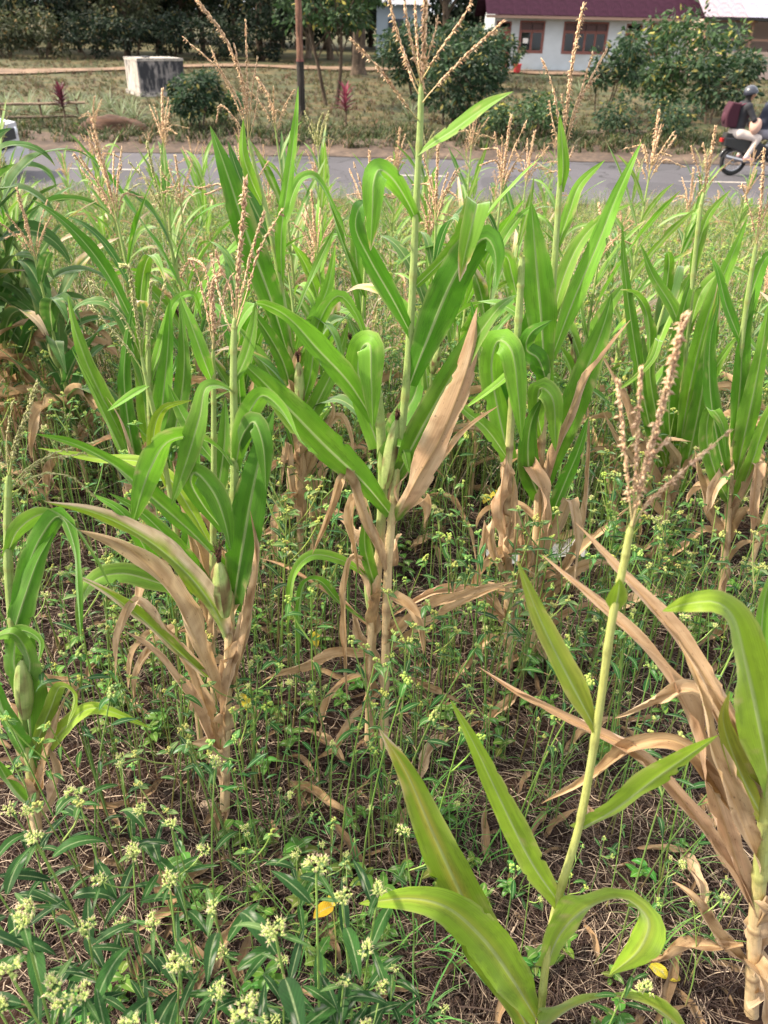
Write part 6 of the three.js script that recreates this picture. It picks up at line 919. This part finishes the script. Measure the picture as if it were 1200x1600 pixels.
function rider(o, label, pos) { // seated astride, facing +x; local origin on the road
  const j = {}; const J = (n, x, y, z, r) => { j[n] = { p: V(x, y, z), r }; };
  const x0 = o.x; J('hip', x0, 0.86, 0, 0.15); J('waist', x0 + 0.02, 1.02, 0, 0.135); J('chest', x0 + 0.07 + o.lean, 1.25, 0, 0.155); J('neck', x0 + 0.10 + o.lean, 1.44, 0, 0.06); J('head', x0 + 0.14 + o.lean, 1.57, 0, 0.1);
  const bones = [['hip', 'waist'], ['waist', 'chest'], ['chest', 'neck'], ['neck', 'head']];
  for (const s of [-1, 1]) { const t = s < 0 ? 'L' : 'R'; J('sh' + t, x0 + 0.08 + o.lean, 1.36, 0.19 * s, 0.068); J('el' + t, x0 + 0.22 + o.lean, 1.12, 0.27 * s, 0.05); J('wr' + t, x0 + o.reach, o.handY, 0.2 * s, 0.036); J('th' + t, x0 + 0.05, 0.84, 0.11 * s, 0.1); J('kn' + t, x0 + 0.42, 0.76, 0.2 * s, 0.068); J('an' + t, x0 + 0.26, 0.38, 0.19 * s, 0.045); J('to' + t, x0 + 0.42, 0.33, 0.2 * s, 0.036);
    bones.push(['chest', 'sh' + t], ['sh' + t, 'el' + t], ['el' + t, 'wr' + t], ['hip', 'th' + t], ['th' + t, 'kn' + t], ['kn' + t, 'an' + t], ['an' + t, 'to' + t]);
    for (let f = 0; f < 4; f++) { const zz = 0.2 * s + (f - 1.5) * 0.017; J('f' + t + f, x0 + o.reach + 0.05, o.handY - 0.005, zz, 0.0105); J('g' + t + f, x0 + o.reach + 0.065, o.handY - 0.04, zz, 0.0095); bones.push(['wr' + t, 'f' + t + f], ['f' + t + f, 'g' + t + f]); }
    J('t' + t, x0 + o.reach + 0.02, o.handY - 0.045, 0.2 * s - 0.035 * s, 0.011); bones.push(['wr' + t, 't' + t]); }
  const nose = V(x0 + 0.245 + o.lean, 1.55, 0); const body = figure(j, bones, 0.035);
  const g = thing('person', label, 'person', pos);
  const dist = (p) => { let d = body(p); const e = p.clone().sub(nose).length() - 0.018; const h = clamp(0.5 + 0.5 * (d - e) / 0.02); d = lerp(d, e, h) - 0.02 * h * (1 - h); for (const s of [-1, 1]) { const ear = p.clone().sub(V(x0 + 0.13 + o.lean, 1.56, 0.1 * s)).length() - 0.02; d = Math.min(d, ear); } return d; };
  const col = (p) => { if (p.y > 1.455) { const fx = p.x - (x0 + 0.14 + o.lean); for (const s of [-1, 1]) if (Math.hypot(p.y - 1.585, p.z - 0.037 * s) < 0.014 && fx > 0.05) return [0.02, 0.015, 0.012]; if (Math.hypot((p.y - 1.505) * 2.2, p.z) < 0.026 && fx > 0.05) return [0.30, 0.10, 0.08]; if (fx < -0.01 || p.y > 1.63) return [0.02, 0.017, 0.015]; return [0.36, 0.19, 0.11]; } if (p.x > x0 + o.reach - 0.03 && p.y > o.handY - 0.1 && p.y < o.handY + 0.06 && Math.abs(p.z) > 0.13) return [0.36, 0.19, 0.11]; if (p.y > 0.93) return o.jacket; if (p.y < 0.4) return o.shoe; return o.trousers; };
  part('body', sdfMesh(dist, V(x0 - 0.55, 0.2, -0.8), 1.6, 92, col), S({ vertexColors: true, roughness: 0.85 }), g);
  const hm = part('helmet', new THREE.SphereGeometry(0.142, 28, 18, 0, 6.2832, 0, 1.75).rotateZ(0.22), P({ color: lin(...o.helmet), roughness: 0.3, clearcoat: 0.6 }), g, x0 + 0.12 + o.lean, 1.6, 0);
  part('visor', new THREE.SphereGeometry(0.15, 20, 8, -0.9, 1.8, 1.15, 0.3).rotateY(Math.PI).rotateZ(0), P({ color: lin(0.03, 0.03, 0.035), roughness: 0.2 }), hm, 0.004, 0, 0);
  return g;
}
{
  const p = AtG(1140, 274), o = V(p.x - 0.0, -0.5, p.z);
  const black = P({ color: lin(0.02, 0.02, 0.023), roughness: 0.4, clearcoat: 0.4 }), rubber = S({ color: lin(0.022, 0.022, 0.022), roughness: 0.9 }), steel = S({ color: lin(0.45, 0.45, 0.47), metalness: 0.9, roughness: 0.35 }), g = thing('motorcycle', 'dark motorcycle carrying two riders along the road at the right edge', 'motorcycle', o);
  for (const x of [0, 1.24]) { const w = new THREE.Group(); w.name = 'wheel'; w.position.set(x, 0.29, 0); g.add(w); part('tyre', new THREE.TorusGeometry(0.245, 0.045, 10, 36), rubber, w); part('rim', new THREE.TorusGeometry(0.2, 0.016, 8, 36), steel, w); const sp = []; for (let k = 0; k < 12; k++) sp.push(new THREE.CylinderGeometry(0.0045, 0.0045, 0.2, 5).translate(0, 0.1, 0).rotateZ(k * Math.PI / 6)); part('spokes', mergeGeometries(sp), steel, w); part('hub', new THREE.CylinderGeometry(0.045, 0.045, 0.1, 14).rotateX(Math.PI / 2), steel, w); }
  const body = new THREE.Shape(); body.moveTo(-0.28, 0.62); body.quadraticCurveTo(0.1, 0.5, 0.3, 0.42); body.lineTo(0.55, 0.34); body.lineTo(0.82, 0.36); body.quadraticCurveTo(0.92, 0.6, 1.06, 0.92); body.lineTo(0.98, 0.96); body.quadraticCurveTo(0.84, 0.62, 0.62, 0.56); body.quadraticCurveTo(0.45, 0.66, 0.2, 0.72); body.lineTo(-0.3, 0.74); body.closePath();
  part('bodywork', new THREE.ExtrudeGeometry(body, { depth: 0.2, bevelEnabled: true, bevelThickness: 0.03, bevelSize: 0.03, bevelSegments: 3 }).translate(0, 0, -0.1), black, g);
  const seat = new THREE.Shape(); seat.moveTo(-0.3, 0.72); seat.lineTo(0.42, 0.68); seat.quadraticCurveTo(0.44, 0.74, 0.36, 0.75); seat.quadraticCurveTo(0.1, 0.77, -0.05, 0.81); seat.lineTo(-0.3, 0.83); seat.closePath();
  part('seat', new THREE.ExtrudeGeometry(seat, { depth: 0.2, bevelEnabled: true, bevelThickness: 0.02, bevelSize: 0.015, bevelSegments: 3 }).translate(0, 0, -0.1), rubber, g);
  part('fork', mergeGeometries([-1, 1].map((s) => tubeGeo([V(1.24, 0.29, 0.075 * s), V(1.14, 0.6, 0.075 * s), V(1.03, 0.95, 0.06 * s)], 0.017, 7, [1, 1, 1], 6))), steel, g);
  part('handlebar', tubeGeo([V(0.93, 1.04, -0.34), V(1.0, 1.02, -0.15), V(1.02, 0.98, 0), V(1.0, 1.02, 0.15), V(0.93, 1.04, 0.34)], 0.014, 8, [1, 1, 1], 20), rubber, g);
  part('headlight', new THREE.SphereGeometry(0.09, 18, 12, 0, 6.2832, 0, 1.6).rotateZ(-Math.PI / 2), P({ color: lin(0.6, 0.62, 0.65), roughness: 0.1, clearcoat: 1 }), g, 1.07, 0.9, 0);
  part('swingarm', tubeGeo([V(0, 0.29, 0.09), V(0.25, 0.33, 0.09), V(0.5, 0.36, 0.07)], 0.02, 7, [1, 1, 1], 6), steel, g); part('exhaust', tubeGeo([V(-0.25, 0.40, 0.16), V(0.15, 0.32, 0.16), V(0.5, 0.26, 0.12), V(0.68, 0.3, 0.06)], (s) => (s < 0.5 ? 0.042 : 0.02), 10, [1, 1, 1], 14), steel, g);
  part('engine', mergeGeometries([new THREE.CylinderGeometry(0.1, 0.1, 0.22, 16).rotateX(Math.PI / 2).translate(0.56, 0.3, 0), box(0.16, 0.12, 0.14, 0.7, 0.34, 0)]), S({ color: lin(0.16, 0.16, 0.17), metalness: 0.6, roughness: 0.5 }), g); part('rear_mudguard', new THREE.TorusGeometry(0.315, 0.03, 6, 18, 1.9).rotateZ(1.0), black, g, 0, 0.29, 0); part('tail_light', box(0.04, 0.07, 0.13, -0.35, 0.7, 0), P({ color: lin(0.4, 0.02, 0.02), roughness: 0.3 }), g);
  rider({ x: -0.08, lean: -0.01, reach: 0.33, handY: 0.99, jacket: [0.022, 0.022, 0.028], trousers: [0.58, 0.50, 0.46], shoe: [0.55, 0.33, 0.34], helmet: [0.02, 0.022, 0.035] }, 'passenger in black jacket, cap-like dark helmet and light trousers seated behind the driver', o);
  rider({ x: 0.42, lean: 0.05, reach: 0.5, handY: 1.06, jacket: [0.018, 0.022, 0.04], trousers: [0.2, 0.19, 0.22], shoe: [0.05, 0.05, 0.05], helmet: [0.55, 0.58, 0.75] }, 'driver in dark jacket and pale bluish helmet holding the handlebar', o);
  const bp = new THREE.Shape(); bp.moveTo(-0.1, 0); bp.quadraticCurveTo(-0.2, 0.2, -0.08, 0.42); bp.lineTo(0.06, 0.4); bp.lineTo(0.06, 0.0); bp.closePath();
  const b = thing('backpack', 'maroon backpack on the passenger of the motorcycle', 'backpack', V(o.x - 0.24, o.y + 0.98, o.z)); part('bag', new THREE.ExtrudeGeometry(bp, { depth: 0.24, bevelEnabled: true, bevelThickness: 0.04, bevelSize: 0.03, bevelSegments: 4 }).translate(0, 0, -0.12), S({ color: lin(0.045, 0.008, 0.018), roughness: 0.95 }), b); part('pocket', new THREE.SphereGeometry(0.1, 14, 10).scale(0.6, 1.1, 1.2), S({ color: lin(0.055, 0.01, 0.022), roughness: 0.9 }), b, -0.15, 0.15, 0); for (const s of [-1, 1]) part('strap', tubeGeo([V(0.06, 0.36, 0.1 * s), V(0.2, 0.42, 0.12 * s), V(0.32, 0.25, 0.12 * s), V(0.16, 0.06, 0.12 * s)], 0.016, 6, [1, 1, 1], 12), S({ color: lin(0.1, 0.02, 0.04), roughness: 0.9 }), b);
  const bag = new THREE.SphereGeometry(0.13, 20, 14), bs = bag.attributes.position; for (let k = 0; k < bs.count; k++) { const f = 0.9 + 0.2 * fbm(bs.getX(k) * 14 + 3, bs.getY(k) * 14 + bs.getZ(k) * 9, 2); bs.setXYZ(k, bs.getX(k) * f * 0.9, bs.getY(k) * f * 1.2, bs.getZ(k) * f); } bag.computeVertexNormals(); single('cloth_bag', bag, S({ color: lin(0.58, 0.36, 0.28), roughness: 0.9 }), 'pinkish beige cloth bag held between the two riders', 'bag', V(o.x + 0.21, o.y + 1.0, o.z + 0.22));
}
{ // white vehicle entering at the left edge
  const p = At(10, 225, 16.4), g = thing('pickup_truck', 'white pickup truck, only its front end showing at the left edge', 'truck', V(p.x, -0.5, p.z)); g.scale.setScalar(0.87);
  const white = P({ color: lin(0.5, 0.5, 0.53), roughness: 0.35, clearcoat: 0.7, clearcoatRoughness: 0.1 }), blk = S({ color: lin(0.02, 0.02, 0.022), roughness: 0.6 }), rub = S({ color: lin(0.02, 0.02, 0.02), roughness: 0.9 }), st = S({ color: lin(0.5, 0.5, 0.52), metalness: 0.8, roughness: 0.35 }), gls = P({ color: lin(0.05, 0.06, 0.07), roughness: 0.08, clearcoat: 1 });
  const ex = (pts, dep, m, name, z0, bev = 0.04) => part(name, new THREE.ExtrudeGeometry(new THREE.Shape(pts.map(([a, b]) => new THREE.Vector2(a, b))), { depth: dep, bevelEnabled: true, bevelThickness: bev, bevelSize: bev, bevelSegments: 3 }), m, g, 0, 0, z0);
  ex([[-0.06, 0.68], [-0.06, 1.0], [-0.35, 1.06], [-1.15, 1.12], [-1.15, 0.68]], 1.5, white, 'hood', -0.75);
  ex([[-1.2, 0.6], [-1.2, 1.12], [-1.75, 1.62], [-2.75, 1.66], [-2.85, 0.6]], 1.42, white, 'cab', -0.71);
  ex([[-2.95, 0.62], [-2.95, 1.12], [-4.4, 1.12], [-4.4, 0.62]], 1.5, white, 'bed', -0.75);
  ex([[-0.1, 0.4], [-0.1, 0.62], [-4.35, 0.56], [-4.35, 0.4]], 1.3, blk, 'chassis', -0.65, 0.02);
  part('windscreen', new THREE.PlaneGeometry(1.36, 0.62).rotateY(Math.PI / 2).rotateZ(0.83), gls, g, -1.42, 1.4, 0); for (const s of [-1, 1]) part('side_window', box(0.75, 0.38, 0.02), gls, g, -2.1, 1.4, 0.765 * s);
  part('grille', box(0.03, 0.22, 1.1, -0.005, 0.82, 0), blk, g); for (const s of [-1, 1]) part('headlight', new THREE.SphereGeometry(0.1, 16, 10).scale(0.5, 0.9, 1.3), P({ color: lin(0.65, 0.67, 0.7), roughness: 0.08, clearcoat: 1 }), g, -0.03, 0.86, 0.64 * s);
  part('bumper', new THREE.BoxGeometry(0.16, 0.17, 1.66, 2, 2, 8), white, g, 0.04, 0.46, 0);
  for (const x of [-0.72, -3.6]) for (const s of [-1, 1]) { const w = new THREE.Group(); w.name = 'wheel'; w.position.set(x, 0.31, 0.72 * s); g.add(w); part('tyre', new THREE.TorusGeometry(0.23, 0.085, 12, 32), rub, w); part('rim', new THREE.CylinderGeometry(0.18, 0.18, 0.12, 24).rotateX(Math.PI / 2), st, w); }
}

scene.traverse((c) => { if (c.isMesh) { c.castShadow = true; c.receiveShadow = true; } });
renderer.render(scene, camera);
